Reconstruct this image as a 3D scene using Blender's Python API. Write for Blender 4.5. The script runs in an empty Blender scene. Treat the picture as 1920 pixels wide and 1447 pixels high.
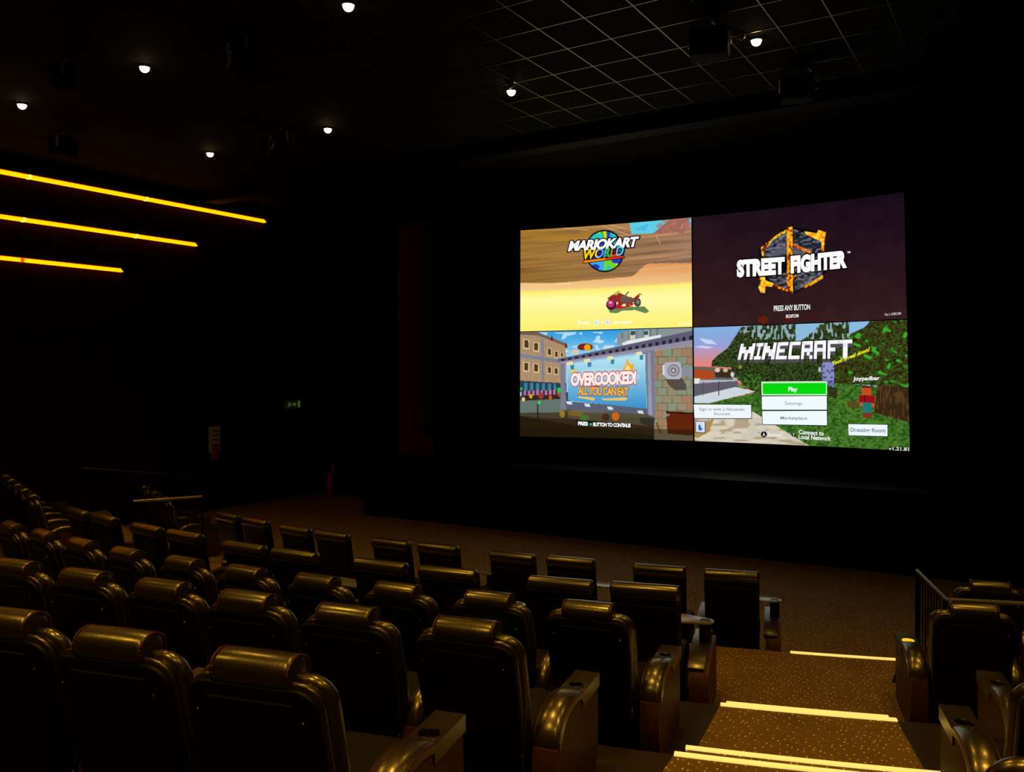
import bpy, bmesh, math
import numpy as np
from mathutils import Matrix, Vector
PI = math.pi
sc = bpy.context.scene
C = sc.collection

# ------------------------------------------------------------------ camera, world, exposure
EYE = 3.29
cam = bpy.data.cameras.new('camera')
cam.sensor_width = 36.0
cam.lens = 1592.0 / 1920 * 36.0
cam.clip_start = 0.05; cam.clip_end = 200
co = bpy.data.objects.new('camera', cam); C.objects.link(co)
yaw, pitch, roll = math.radians(31.6), math.atan((691.6 - 723.5) / 1592.0), 0.0052
co.matrix_world = (Matrix.Translation((0, 0, EYE)) @ Matrix.Rotation(yaw, 4, 'Z')
                   @ Matrix.Rotation(PI / 2 + pitch, 4, 'X') @ Matrix.Rotation(-roll, 4, 'Z'))
sc.camera = co
w = bpy.data.worlds.new('world'); sc.world = w; w.use_nodes = True
w.node_tree.nodes['Background'].inputs[0].default_value = (0, 0, 0, 1)
w.node_tree.nodes['Background'].inputs[1].default_value = 0.0
sc.view_settings.view_transform = 'Standard'
sc.view_settings.look = 'None'
sc.view_settings.exposure = 0.0
sc.view_settings.gamma = 1.0
sc.view_settings.use_curve_mapping = False
LAMP_W = 460.0                      # watts of each ceiling downlight
LAMP_COL = (1.0, 0.49, 0.04)

# ------------------------------------------------------------------ materials
def mat(name, col, rough=0.5, metal=0.0, spec=0.5, emit=None, es=1.0, bump=None, coat=0.0):
    m = bpy.data.materials.new(name); m.use_nodes = True
    nt = m.node_tree; b = nt.nodes['Principled BSDF']
    b.inputs['Base Color'].default_value = (*col, 1)
    b.inputs['Roughness'].default_value = rough
    b.inputs['Metallic'].default_value = metal
    b.inputs['Specular IOR Level'].default_value = spec
    b.inputs['Coat Weight'].default_value = coat; b.inputs['Coat Roughness'].default_value = 0.2
    if emit:
        b.inputs['Emission Color'].default_value = (*emit, 1)
        b.inputs['Emission Strength'].default_value = es
    if bump:
        n = nt.nodes.new('ShaderNodeTexNoise'); n.inputs['Scale'].default_value = bump[0]
        n.inputs['Detail'].default_value = 3
        tc = nt.nodes.new('ShaderNodeTexCoord')
        nt.links.new(tc.outputs['Object'], n.inputs['Vector'])
        bp = nt.nodes.new('ShaderNodeBump'); bp.inputs['Strength'].default_value = bump[1]
        bp.inputs['Distance'].default_value = 0.01
        nt.links.new(n.outputs['Fac'], bp.inputs['Height'])
        nt.links.new(bp.outputs['Normal'], b.inputs['Normal'])
    return m

def carpet(name, base, dot, sc_, rot):
    m = mat(name, base, 0.9, spec=0.2)
    nt = m.node_tree; b = nt.nodes['Principled BSDF']
    tc = nt.nodes.new('ShaderNodeTexCoord')
    mp = nt.nodes.new('ShaderNodeMapping'); mp.inputs['Rotation'].default_value = (0, 0, rot)
    mp.inputs['Scale'].default_value = (sc_ * 1.45, sc_ * 0.70, 0.0)
    v = nt.nodes.new('ShaderNodeTexVoronoi'); v.inputs['Scale'].default_value = 1.0
    v.inputs['Randomness'].default_value = 0.72
    v.voronoi_dimensions = '2D'
    r = nt.nodes.new('ShaderNodeMapRange'); r.inputs[1].default_value = 0.08; r.inputs[2].default_value = 0.17
    r.inputs[3].default_value = 1; r.inputs[4].default_value = 0
    sepc = nt.nodes.new('ShaderNodeSeparateColor')
    mul = nt.nodes.new('ShaderNodeMath'); mul.operation = 'MULTIPLY'
    n = nt.nodes.new('ShaderNodeTexNoise'); n.inputs['Scale'].default_value = 3.0; n.inputs['Detail'].default_value = 4
    mx0 = nt.nodes.new('ShaderNodeMix'); mx0.data_type = 'RGBA'
    mx0.inputs['A'].default_value = (base[0] * .6, base[1] * .6, base[2] * .6, 1)
    mx0.inputs['B'].default_value = (base[0] * 1.35, base[1] * 1.35, base[2] * 1.35, 1)
    mx = nt.nodes.new('ShaderNodeMix'); mx.data_type = 'RGBA'
    mx.inputs['B'].default_value = (*dot, 1)
    L = nt.links.new
    L(tc.outputs['Object'], mp.inputs['Vector']); L(mp.outputs['Vector'], v.inputs['Vector'])
    L(tc.outputs['Object'], n.inputs['Vector'])
    L(v.outputs['Distance'], r.inputs[0]); L(v.outputs['Color'], sepc.inputs[0])
    L(r.outputs[0], mul.inputs[0]); L(sepc.outputs[0], mul.inputs[1])
    L(n.outputs['Fac'], mx0.inputs['Factor']); L(mx0.outputs['Result'], mx.inputs['A'])
    L(mul.outputs[0], mx.inputs['Factor']); L(mx.outputs['Result'], b.inputs['Base Color'])
    return m

M = {}
M['leather'] = mat('shaded_leather', (0.004, 0.003, 0.003), 0.6, spec=0.15, bump=(90, 0.25))  # seats and footrests: leather colour darkened to stand in for shade
M['leather_arm'] = mat('arm_leather', (0.016, 0.011, 0.008), 0.30, spec=0.9, bump=(60, 0.10), coat=0.55)
M['side'] = mat('brown_side_leather', (0.060, 0.022, 0.007), 0.5, spec=0.2, bump=(80, 0.2))
M['shell'] = mat('black_shell', (0.003, 0.003, 0.003), 0.5, spec=0.15)
M['piping'] = mat('red_piping', (0.05, 0.003, 0.004), 0.45)
M['seam'] = mat('seam_strip', (0.022, 0.020, 0.014), 0.5)
M['hole'] = mat('cup_hole', (0.003, 0.003, 0.003), 0.6)
M['chrome'] = mat('chrome', (0.45, 0.42, 0.38), 0.18, metal=1.0)
M['tray'] = mat('grey_tray', (0.13, 0.14, 0.15), 0.2, spec=1.0)
M['black'] = mat('black_paint', (0.003, 0.003, 0.003), 0.7, spec=0.1)
M['wall'] = mat('black_wall_fabric', (0.006, 0.005, 0.005), 0.95, spec=0.05, bump=(40, 0.2))
M['wall_left'] = mat('dark_red_wall_fabric', (0.016, 0.003, 0.003), 0.95, spec=0.05, bump=(40, 0.2))
M['ceil'] = mat('black_ceiling_tile', (0.011, 0.010, 0.008), 0.9, spec=0.1, bump=(120, 0.3))
M['bar'] = mat('ceiling_grid_metal', (0.17, 0.16, 0.14), 0.32, metal=1.0)
M['carpet'] = carpet('brown_dotted_carpet', (0.142, 0.092, 0.040), (0.85, 0.68, 0.45), 17.0, 0.25)
M['plain'] = mat('dark_platform_vinyl', (0.018, 0.013, 0.007), 0.6, spec=0.2, bump=(10, 0.1))
M['riser'] = mat('riser_black', (0.012, 0.010, 0.009), 0.7, spec=0.2)
M['nosing'] = mat('lit_nosing_strip', (0.6, 0.5, 0.3), 0.4, emit=(1.0, 0.72, 0.17), es=0.95)
M['led'] = mat('led_amber', (0.2, 0.1, 0.0), 0.4, emit=(1.0, 0.275, 0.0), es=2.9)
M['led_joint'] = mat('led_joint_glow', (0.2, 0.15, 0.1), 0.4, emit=(1.0, 0.80, 0.12), es=1.2)
M['led_red'] = mat('led_red_edge', (0.1, 0.0, 0.0), 0.4, emit=(1.0, 0.05, 0.0), es=1.4)
M['lamp'] = mat('lamp_lens', (1, 1, 1), 0.3, emit=(1.0, 0.72, 0.32), es=14.0)
M['cupglow'] = mat('lit_cup_ring', (0.5, 0.4, 0.2), 0.3, emit=(1.0, 0.55, 0.03), es=0.85)
M['sheet'] = mat('screen_sheet', (0.010, 0.010, 0.010), 0.9, spec=0.05)  # white sheet coloured near black to stand in for the unlit hall
M['curtain'] = mat('red_velvet', (0.45, 0.010, 0.010), 0.9, spec=0.1)
M['red'] = mat('red_paint', (0.55, 0.012, 0.012), 0.4)
M['sign_white'] = mat('sign_cream', (0.65, 0.55, 0.42), 0.5)
M['green_sign'] = mat('exit_sign_green', (0.02, 0.06, 0.02), 0.5, emit=(0.05, 0.16, 0.03), es=0.03)
M['green_lit'] = mat('exit_sign_letters', (0.2, 0.3, 0.1), 0.5, emit=(0.35, 0.50, 0.08), es=0.13)
M['rail'] = mat('steel_rail', (0.30, 0.27, 0.22), 0.3, metal=1.0)
M['rail_black'] = mat('screen_tinted_rail', (0.10, 0.13, 0.16), 0.30, spec=0.6)  # black top rail tinted blue to stand in for the screen's light
M['door'] = mat('door_black', (0.010, 0.009, 0.008), 0.5)

# ------------------------------------------------------------------ helpers
def link(name, me, parent=None, loc=None, rz=0.0):
    o = bpy.data.objects.new(name, me); C.objects.link(o)
    if loc is not None: o.location = loc
    if rz: o.rotation_euler = (0, 0, rz)
    if parent is not None: o.parent = parent
    return o
def tag(o, label=None, cat=None, group=None, kind=None):
    if label: o['label'] = label
    if cat: o['category'] = cat
    if group: o['group'] = group
    if kind: o['kind'] = kind
    return o
def thing(name, label, cat, loc=(0, 0, 0), rz=0.0, group=None):
    o = bpy.data.objects.new(name, None); C.objects.link(o)
    o.empty_display_size = 0.1
    o.location = loc; o.rotation_euler = (0, 0, rz)
    return tag(o, label, cat, group)
def mesh(name, bm, *mats, smooth=True):
    bmesh.ops.recalc_face_normals(bm, faces=bm.faces)
    me = bpy.data.meshes.new(name); bm.to_mesh(me); bm.free()
    for m in mats: me.materials.append(m)
    if smooth:
        me.polygons.foreach_set('use_smooth', [True] * len(me.polygons))
        try: me.set_sharp_from_angle(angle=math.radians(40))
        except Exception: pass
    return me
def box(bm, x0, x1, y0, y1, z0, z1, mi=0, bev=0.0):
    n0 = len(bm.verts)
    vs = [bm.verts.new((x, y, z)) for z in (z0, z1) for y in (y0, y1) for x in (x0, x1)]
    fs = []
    for q in ((0, 2, 3, 1), (4, 5, 7, 6), (0, 1, 5, 4), (2, 6, 7, 3), (0, 4, 6, 2), (1, 3, 7, 5)):
        f = bm.faces.new([vs[i] for i in q]); f.material_index = mi; fs.append(f)
    if bev > 0:
        es = list({e for f in fs for e in f.edges})
        bmesh.ops.bevel(bm, geom=es, offset=bev, segments=3, profile=0.5, affect='EDGES')
    return vs
def tube(bm, pts, r, seg=8, mi=0, cap=True):
    pts = [Vector(p) for p in pts]; rings = []
    for i, p in enumerate(pts):
        a = pts[max(0, i - 1)]; b = pts[min(len(pts) - 1, i + 1)]
        t = (b - a).normalized()
        up = Vector((0, 0, 1)) if abs(t.z) < 0.95 else Vector((0, 1, 0))
        s = t.cross(up).normalized(); u = s.cross(t)
        rr = r[i] if isinstance(r, (list, tuple)) else r
        rings.append([bm.verts.new(p + s * math.cos(2 * PI * k / seg) * rr + u * math.sin(2 * PI * k / seg) * rr) for k in range(seg)])
    for a, b in zip(rings, rings[1:]):
        for k in range(seg):
            f = bm.faces.new((a[k], a[(k + 1) % seg], b[(k + 1) % seg], b[k])); f.material_index = mi
    if cap:
        f = bm.faces.new(rings[0][::-1]); f.material_index = mi
        f = bm.faces.new(rings[-1]); f.material_index = mi
def lathe(bm, prof, seg=24, c=(0, 0, 0), mi=0, cap=True):
    rings = [[bm.verts.new((c[0] + r * math.cos(2 * PI * k / seg), c[1] + r * math.sin(2 * PI * k / seg), c[2] + z)) for k in range(seg)] for r, z in prof]
    for a, b in zip(rings, rings[1:]):
        for k in range(seg):
            f = bm.faces.new((a[k], a[(k + 1) % seg], b[(k + 1) % seg], b[k])); f.material_index = mi
    if cap:
        bm.faces.new(rings[0][::-1]).material_index = mi; bm.faces.new(rings[-1]).material_index = mi
def prism(bm, poly, x0, x1, bev=0.0, mi=0, axis='x'):
    """outline in (y,z) extruded along x (axis x) or outline in (x,y) extruded along z"""
    def P(a, b, h): return (h, a, b) if axis == 'x' else (a, b, h)
    A = [bm.verts.new(P(a, b, x0)) for a, b in poly]; B = [bm.verts.new(P(a, b, x1)) for a, b in poly]
    fa = bm.faces.new(A); fb = bm.faces.new(B[::-1]); n = len(poly); fs = [fa, fb]
    for i in range(n):
        fs.append(bm.faces.new((A[i], B[i], B[(i + 1) % n], A[(i + 1) % n])))
    for f in fs: f.material_index = mi
    if bev > 0:
        es = list(fa.edges) + list(fb.edges)
        bmesh.ops.bevel(bm, geom=es, offset=bev, segments=3, profile=0.5, affect='EDGES')
def rbox(bm, c, h, r, na=4, ns=1, fn=None, mi=0):
    """plump upholstery block: centre c, half sizes h, elliptical corner radii r (all xyz)"""
    r = [min(r[i], h[i] * 0.999) for i in range(3)]
    inn = [h[i] - r[i] for i in range(3)]
    par = [(-PI / 4 * (1 - k / na), -1.0) for k in range(na)]
    par += [(0.0, -1 + 2 * k / max(ns, 1)) for k in range(ns + 1)]
    par += [(PI / 4 * (k + 1) / na, 1.0) for k in range(na)]
    cache = {}
    def V(p):
        key = (round(p[0], 5), round(p[1], 5), round(p[2], 5))
        if key not in cache:
            q = Vector((c[0] + p[0], c[1] + p[1], c[2] + p[2]))
            if fn: q = Vector(fn(q))
            cache[key] = bm.verts.new(q)
        return cache[key]
    for ax in range(3):
        for sg in (-1, 1):
            a1, a2 = (ax + 1) % 3, (ax + 2) % 3
            G = []
            for (aa, sa) in par:
                row = []
                for (ab, sb) in par:
                    n = [0, 0, 0]; n[ax] = sg; n[a1] = math.tan(aa); n[a2] = math.tan(ab)
                    l = math.sqrt(sum(x * x for x in n)); n = [x / l for x in n]
                    p = [0, 0, 0]
                    p[ax] = sg * inn[ax] + n[ax] * r[ax]
                    p[a1] = sa * inn[a1] + n[a1] * r[a1]; p[a2] = sb * inn[a2] + n[a2] * r[a2]
                    row.append(V(p))
                G.append(row)
            for i in range(len(par) - 1):
                for j in range(len(par) - 1):
                    q = [G[i][j], G[i + 1][j], G[i + 1][j + 1], G[i][j + 1]]
                    q2 = []
                    for v in q:
                        if v not in q2: q2.append(v)
                    if len(q2) >= 3:
                        if sg < 0: q2 = q2[::-1]
                        try: bm.faces.new(q2).material_index = mi
                        except ValueError: pass

# ------------------------------------------------------------------ where the rows stand (metres, x right, y to the screen)
ROW_A = [(-2.729, 8.87), (-3.48, 8.708), (-4.5, 8.571), (-5.201, 8.44), (-6.24, 8.391), (-6.925, 8.315), (-7.931, 8.317), (-8.635, 8.345), (-9.604, 8.5), (-10.346, 8.616)]
ROW_B = [(-2.705, 6.457), (-3.393, 6.276), (-4.427, 6.099), (-5.139, 6.019), (-6.163, 5.939), (-6.858, 5.923), (-7.931, 6.024), (-8.655, 6.068), (-9.687, 6.215), (-10.403, 6.307)]
ROW_C = [(-2.51, 5.046), (-3.212, 4.918), (-3.912, 4.782), (-4.60, 4.672), (-5.285, 4.592), (-5.986, 4.551), (-6.72, 4.53), (-7.45, 4.57), (-8.183, 4.632), (-8.88, 4.70)]
ROW_D = [(-2.49, 3.603), (-3.198, 3.478), (-3.896, 3.396), (-4.56, 3.318), (-5.24, 3.232), (-5.93, 3.16)]
ROW_E = [(-2.428, 2.169), (-3.118, 2.063), (-3.806, 1.988)]
WING_B = [(-12.577, 6.937), (-13.3, 7.21), (-14.0, 7.48), (-14.7, 7.75), (-15.389, 8.02)]
WING_A = [(-12.95, 9.45), (-13.70, 9.78), (-14.55, 10.15)]
LV = dict(A=0.0, AR=0.195, B=0.39, C=0.645, D=0.90, E=1.155, F=1.41, G=1.665)
XL, XR_ = -16.5, 5.4
def quad(pts, dy, extra=(), wgt=None):
    P = [(x, y + dy) for x, y in pts] + list(extra)
    return np.polyfit([p[0] for p in P], [p[1] for p in P], 2)
q1 = quad(ROW_A, -0.27, [(-2.116, 8.80), (-1.129, 9.11)] * 3 + [(-13.0, 9.1)])
q2 = quad(ROW_B, -0.16, [(-2.081, 6.515), (-0.861, 6.86)] * 4 + [(-13.3, 7.0), (-15.4, 7.8)])
q3 = quad(ROW_C, -0.24, [(-1.882, 4.977), (-0.35, 5.41)] * 12 + [(-12.0, 5.2)])
q4 = quad(ROW_D, -0.24, [(-1.7, 3.5), (0.0, 3.9), (-10.0, 3.5), (-14.0, 4.2)])
q5 = quad(ROW_E, -0.24, [(-1.7, 2.05), (0.0, 2.45), (-10.0, 2.1), (-14.0, 2.8)])
def ev(q, x): 
    x = min(max(x, -16.4), 2.6)
    return float(np.polyval(q, x))
def slope(q, x): return math.atan(2 * q[0] * x + q[1])
def edge(q, x0, x1, n=40): return [(x0 + (x1 - x0) * i / n, ev(q, x0 + (x1 - x0) * i / n)) for i in range(n + 1)]

# ------------------------------------------------------------------ floor, tiers
def slab(name, poly, z0, z1, top, side):
    bm = bmesh.new(); prism(bm, poly, z0, z1, axis='z')
    bmesh.ops.recalc_face_normals(bm, faces=bm.faces)
    for f in bm.faces: f.material_index = 0 if f.normal.z > 0.5 else 1
    o = link(name, mesh(name, bm, top, side, smooth=False)); return tag(o, kind='structure')
slab('floor', [(XL, -6), (XR_, -6), (XR_, 16.6), (XL, 16.6)], -0.12, 0.0, M['carpet'], M['riser'])
e1 = edge(q1, XL, -1.12, 60) + [(-1.10, 8.42), (2.0, 9.1), (XR_, 9.5)]
e2, e3, e4, e5 = [edge(q, XL, XR_, 80) for q in (q2, q3, q4, q5)]
e6 = [(x, y - 1.45) for x, y in e5]
def tier(fr, bk, z, top):
    slab('floor', fr + bk[::-1], 0.0, z, top, M['riser'])
tier(e1, e2, LV['B'], M['carpet'])
tier(e2, e3, LV['C'], M['plain'])
tier(e3, e4, LV['D'], M['plain'])
tier(e4, e5, LV['E'], M['plain'])
tier(e5, e6, LV['F'], M['plain'])
tier(e6, [(XL, -6), (XR_, -6)], LV['G'], M['plain'])
slab('floor', [(-1.095, 8.425), (2.0, 9.105), (XR_, 9.505), (XR_, 11.2), (2.0, 10.8), (-1.095, 9.9)], 0.0, LV['AR'], M['carpet'], M['riser'])

# aisle carpets and the half steps
def aisle(poly, z):
    o = slab('floor', poly, z, z + 0.006, M['carpet'], M['riser'])
def along(a, b, x): return a[1] + (b[1] - a[1]) * (x - a[0]) / (b[0] - a[0])
def strip_line(q, xa, xb): return (xa, ev(q, xa)), (xb, ev(q, xb))
S2l = strip_line(q2, -2.081, -0.861); S3l = strip_line(q3, -1.882, -0.35); S1 = strip_line(q1, -2.116, -1.125)
def aisle_from(qf, qb, fx, bx, z, n=6):
    F = [(fx[0] + (fx[1] - fx[0]) * i / n,) for i in range(n + 1)]
    F = [(x[0], ev(qf, x[0]) - 0.002) for x in F]
    B_ = [(bx[0] + (bx[1] - bx[0]) * i / n,) for i in range(n + 1)]
    B_ = [(x[0], ev(qb, x[0]) + 0.001) for x in B_]
    aisle(F + B_[::-1], z)
aisle_from(q2, q3, (-2.081, -0.861), (-1.90, -0.36), LV['C'])
aisle_from(q3, q4, (-1.882, -0.35), (-1.75, -0.25), LV['D'])
def off_line(q, xa, xb, d, n=8):
    out = []
    for i in range(n + 1):
        x = xa + (xb - xa) * i / n; s = slope(q, x)
        out.append((x - math.sin(s) * d, ev(q, x) + math.cos(s) * d))
    return out
def half_step(q, xa, xb, d, zlow, zhigh):
    slab('floor', off_line(q, xa, xb, 0.001) + off_line(q, xa, xb, d)[::-1], zlow, zhigh, M['carpet'], M['riser'])
half_step(q2, -2.05, -0.83, 0.39, LV['B'], 0.5175)
half_step(q3, -1.84, -0.30, 0.41, LV['C'], 0.7725)
half_step(q1, -2.2, -1.12, 0.36, LV['A'], LV['AR'])
nos_n = [0]
def nosing(q, xa, xb, d, z, label, group='lit step nosings'):
    bm = bmesh.new()
    o1 = off_line(q, xa, xb, d - 0.036); o2 = off_line(q, xa, xb, d + 0.012)
    prism(bm, o1 + o2[::-1], z + 0.001, z + 0.012, axis='z')
    o3 = off_line(q, xa, xb, d + 0.001); o4 = off_line(q, xa, xb, d + 0.012)
    prism(bm, o3 + o4[::-1], z - 0.024, z + 0.002, axis='z')
    tag(link('step_nosing_light', mesh('step_nosing_light', bm, M['nosing'], smooth=False)), label, 'step light', group)
nosing(q1, -2.10, -1.13, 0.0, LV['B'], 'single glowing cream strip on the farthest aisle step edge')
nosing(q2, -2.05, -0.84, 0.39, 0.5175, 'upper cream glowing strip of the middle pair on the aisle steps, the half step')
nosing(q2, -2.081, -0.861, 0.0, LV['C'] + 0.006, 'lower cream glowing strip of the middle pair on the aisle steps')
nosing(q3, -1.85, -0.31, 0.41, 0.7725, 'upper cream glowing strip of the nearest pair on the aisle steps')
nosing(q3, -1.882, -0.35, 0.0, LV['D'] + 0.006, 'lower cream glowing strip nearest the camera on the aisle steps')
# far aisle on the left: only a scrap of its nosing is seen between the seats
half_step(q1, -12.1, -10.85, 0.36, LV['A'], LV['AR'])
nosing(q1, -12.1, -10.85, 0.0, LV['B'], 'small glowing yellow scrap of step edge glimpsed between the left seats')

# ------------------------------------------------------------------ walls and ceiling
HC = 4.1; ZC = EYE + HC
def wallbox(name, b, m):
    bm = bmesh.new(); box(bm, *b); return tag(link(name, mesh(name, bm, m, smooth=False)), kind='structure')
wallbox('wall_left', (XL - 0.2, XL, -6, 16.6, -0.12, ZC), M['wall_left'])
wallbox('wall_right', (XR_, XR_ + 0.2, -6, 16.6, -0.12, ZC), M['wall'])
wallbox('wall_front', (XL - 0.2, XR_ + 0.2, 16.6, 16.8, -0.12, ZC), M['wall'])
wallbox('wall_back', (XL - 0.2, XR_ + 0.2, -6.2, -6, -0.12, ZC), M['wall'])
bm = bmesh.new()
box(bm, XL - 0.2, XR_ + 0.2, -6.2, 16.8, ZC, ZC + 0.1, mi=0)
k = -40
while k < 40:                                   # suspended grid, slim metal tees
    x = HC * (-1.098 + 0.15 * k)
    if -8.2 < x < XR_: box(bm, x - 0.008, x + 0.008, -6, 13.0, ZC - 0.008, ZC + 0.001, mi=1)
    y = HC * (3.096 - 0.1816 * k)
    if -6 < y < 13.0: box(bm, -8.2, XR_, y - 0.008, y + 0.008, ZC - 0.0075, ZC + 0.001, mi=1)
    k += 1
tag(link('ceiling', mesh('ceiling', bm, M['ceil'], M['bar'], smooth=False)), kind='structure')
wallbox('trim_1', (XL, XR_, 13.02, 13.4, ZC - 0.22, ZC), M['black'])

# ------------------------------------------------------------------ stage, screen, curtain
bm = bmesh.new(); box(bm, -12.95, 2.2, 14.6, 16.55, 0.0, 1.33, bev=0.01)
tag(link('stage_platform', mesh('stage_platform', bm, M['black'], smooth=False)),
    'low black platform running below the big screen', 'stage')
bm = bmesh.new(); n = 90
rows = []
for i in range(n + 1):
    x = -12.45 + 1.0 * i / n
    y = 15.25 + 0.045 * math.sin(i * 0.62) + 0.012 * math.sin(i * 1.9)
    rows.append((x, y))
va = [[bm.verts.new((x + 0.004 * math.sin(i * .7 + zz), y, zz)) for (x, y) in rows] for i, zz in enumerate(np.linspace(1.34, 6.6, 12))]
for a, b in zip(va, va[1:]):
    for k in range(n): bm.faces.new((a[k], a[k + 1], b[k + 1], b[k]))
bmesh.ops.solidify(bm, geom=bm.faces[:], thickness=0.012)
tag(link('stage_curtain', mesh('stage_curtain', bm, M['curtain'])), 'dark red pleated curtain hanging left of the screen', 'curtain')

def scr(s, t, off=0.0):
    """point on the gently curved screen, s 0..1 left to right, t 0..1 bottom to top of the projected picture"""
    xl = -9.342 + 0.040 * t; xr = -1.758 - 0.106 * t
    x = xl + (xr - xl) * s - 0.09 * 4 * s * (1 - s)
    y = 15.5 + 0.42 * 4 * s * (1 - s) - off
    zb = -1.439 + 0.041 * s; zt = 2.936 - 0.030 * s
    return x, y, EYE + zb + (zt - zb) * t
screen = thing('cinema_screen', 'big wall screen showing four game title pictures in a grid', 'screen', (-5.57, 15.6, 1.34))
def world_child(name, me, parent):
    o = link(name, me, parent); o.matrix_parent_inverse = Matrix.Translation(parent.location).inverted(); return o
bm = bmesh.new(); G = []
for j in range(9):
    G.append([])
    for i in range(41):
        s = -0.28 + 1.56 * i / 40; t = -0.012 + 1.06 * j / 8
        x, y, z = scr(min(max(s, 0), 1), t)
        x += (s - min(max(s, 0), 1)) * 7.4
        y = 15.5 + 0.42 * 4 * s * (1 - s) + 0.03
        G[-1].append(bm.verts.new((x, y, z)))
for a, b in zip(G, G[1:]):
    for k in range(40): bm.faces.new((a[k], a[k + 1], b[k + 1], b[k]))
bmesh.ops.solidify(bm, geom=bm.faces[:], thickness=-0.02)
world_child('screen_sheet', mesh('screen_sheet', bm, M['sheet']), screen)

# ------------------------------------------------------------------ the projected pictures (flat, on the screen sheet)
def pmat():
    m = bpy.data.materials.new('projected_picture'); m.use_nodes = True; nt = m.node_tree
    nt.nodes.remove(nt.nodes['Principled BSDF'])
    em = nt.nodes.new('ShaderNodeEmission'); at = nt.nodes.new('ShaderNodeAttribute'); at.attribute_name = 'picture'
    nt.links.new(at.outputs['Color'], em.inputs['Color']); em.inputs['Strength'].default_value = 1.0
    nt.links.new(em.outputs[0], nt.nodes['Material Output'].inputs['Surface']); return m
M['picture'] = pmat()
def lin(c):
    c = np.asarray(c, dtype=float) / 255.0
    return np.where(c <= 0.04045, c / 12.92, ((c + 0.055) / 1.055) ** 2.4)
def homog(src, dst):
    A = []; b = []
    for (x, y), (u, v) in zip(src, dst):
        A += [[x, y, 1, 0, 0, 0, -u * x, -u * y], [0, 0, 0, x, y, 1, -v * x, -v * y]]; b += [u, v]
    return np.append(np.linalg.solve(np.array(A, float), np.array(b, float)), 1).reshape(3, 3)
def hap(Hm, x, y):
    x = np.asarray(x, float); y = np.asarray(y, float)
    d = Hm[2, 0] * x + Hm[2, 1] * y + Hm[2, 2]
    return (Hm[0, 0] * x + Hm[0, 1] * y + Hm[0, 2]) / d, (Hm[1, 0] * x + Hm[1, 1] * y + Hm[1, 2]) / d
def hsh(i, j, s=0):
    n = np.sin(i * 127.1 + j * 311.7 + s * 74.7) * 43758.5453
    return n - np.floor(n)
def vnoise(x, y, s=0):
    i = np.floor(x); j = np.floor(y); fx = x - i; fy = y - j
    fx = fx * fx * (3 - 2 * fx); fy = fy * fy * (3 - 2 * fy)
    return (hsh(i, j, s) * (1 - fx) + hsh(i + 1, j, s) * fx) * (1 - fy) + (hsh(i, j + 1, s) * (1 - fx) + hsh(i + 1, j + 1, s) * fx) * fy
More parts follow.
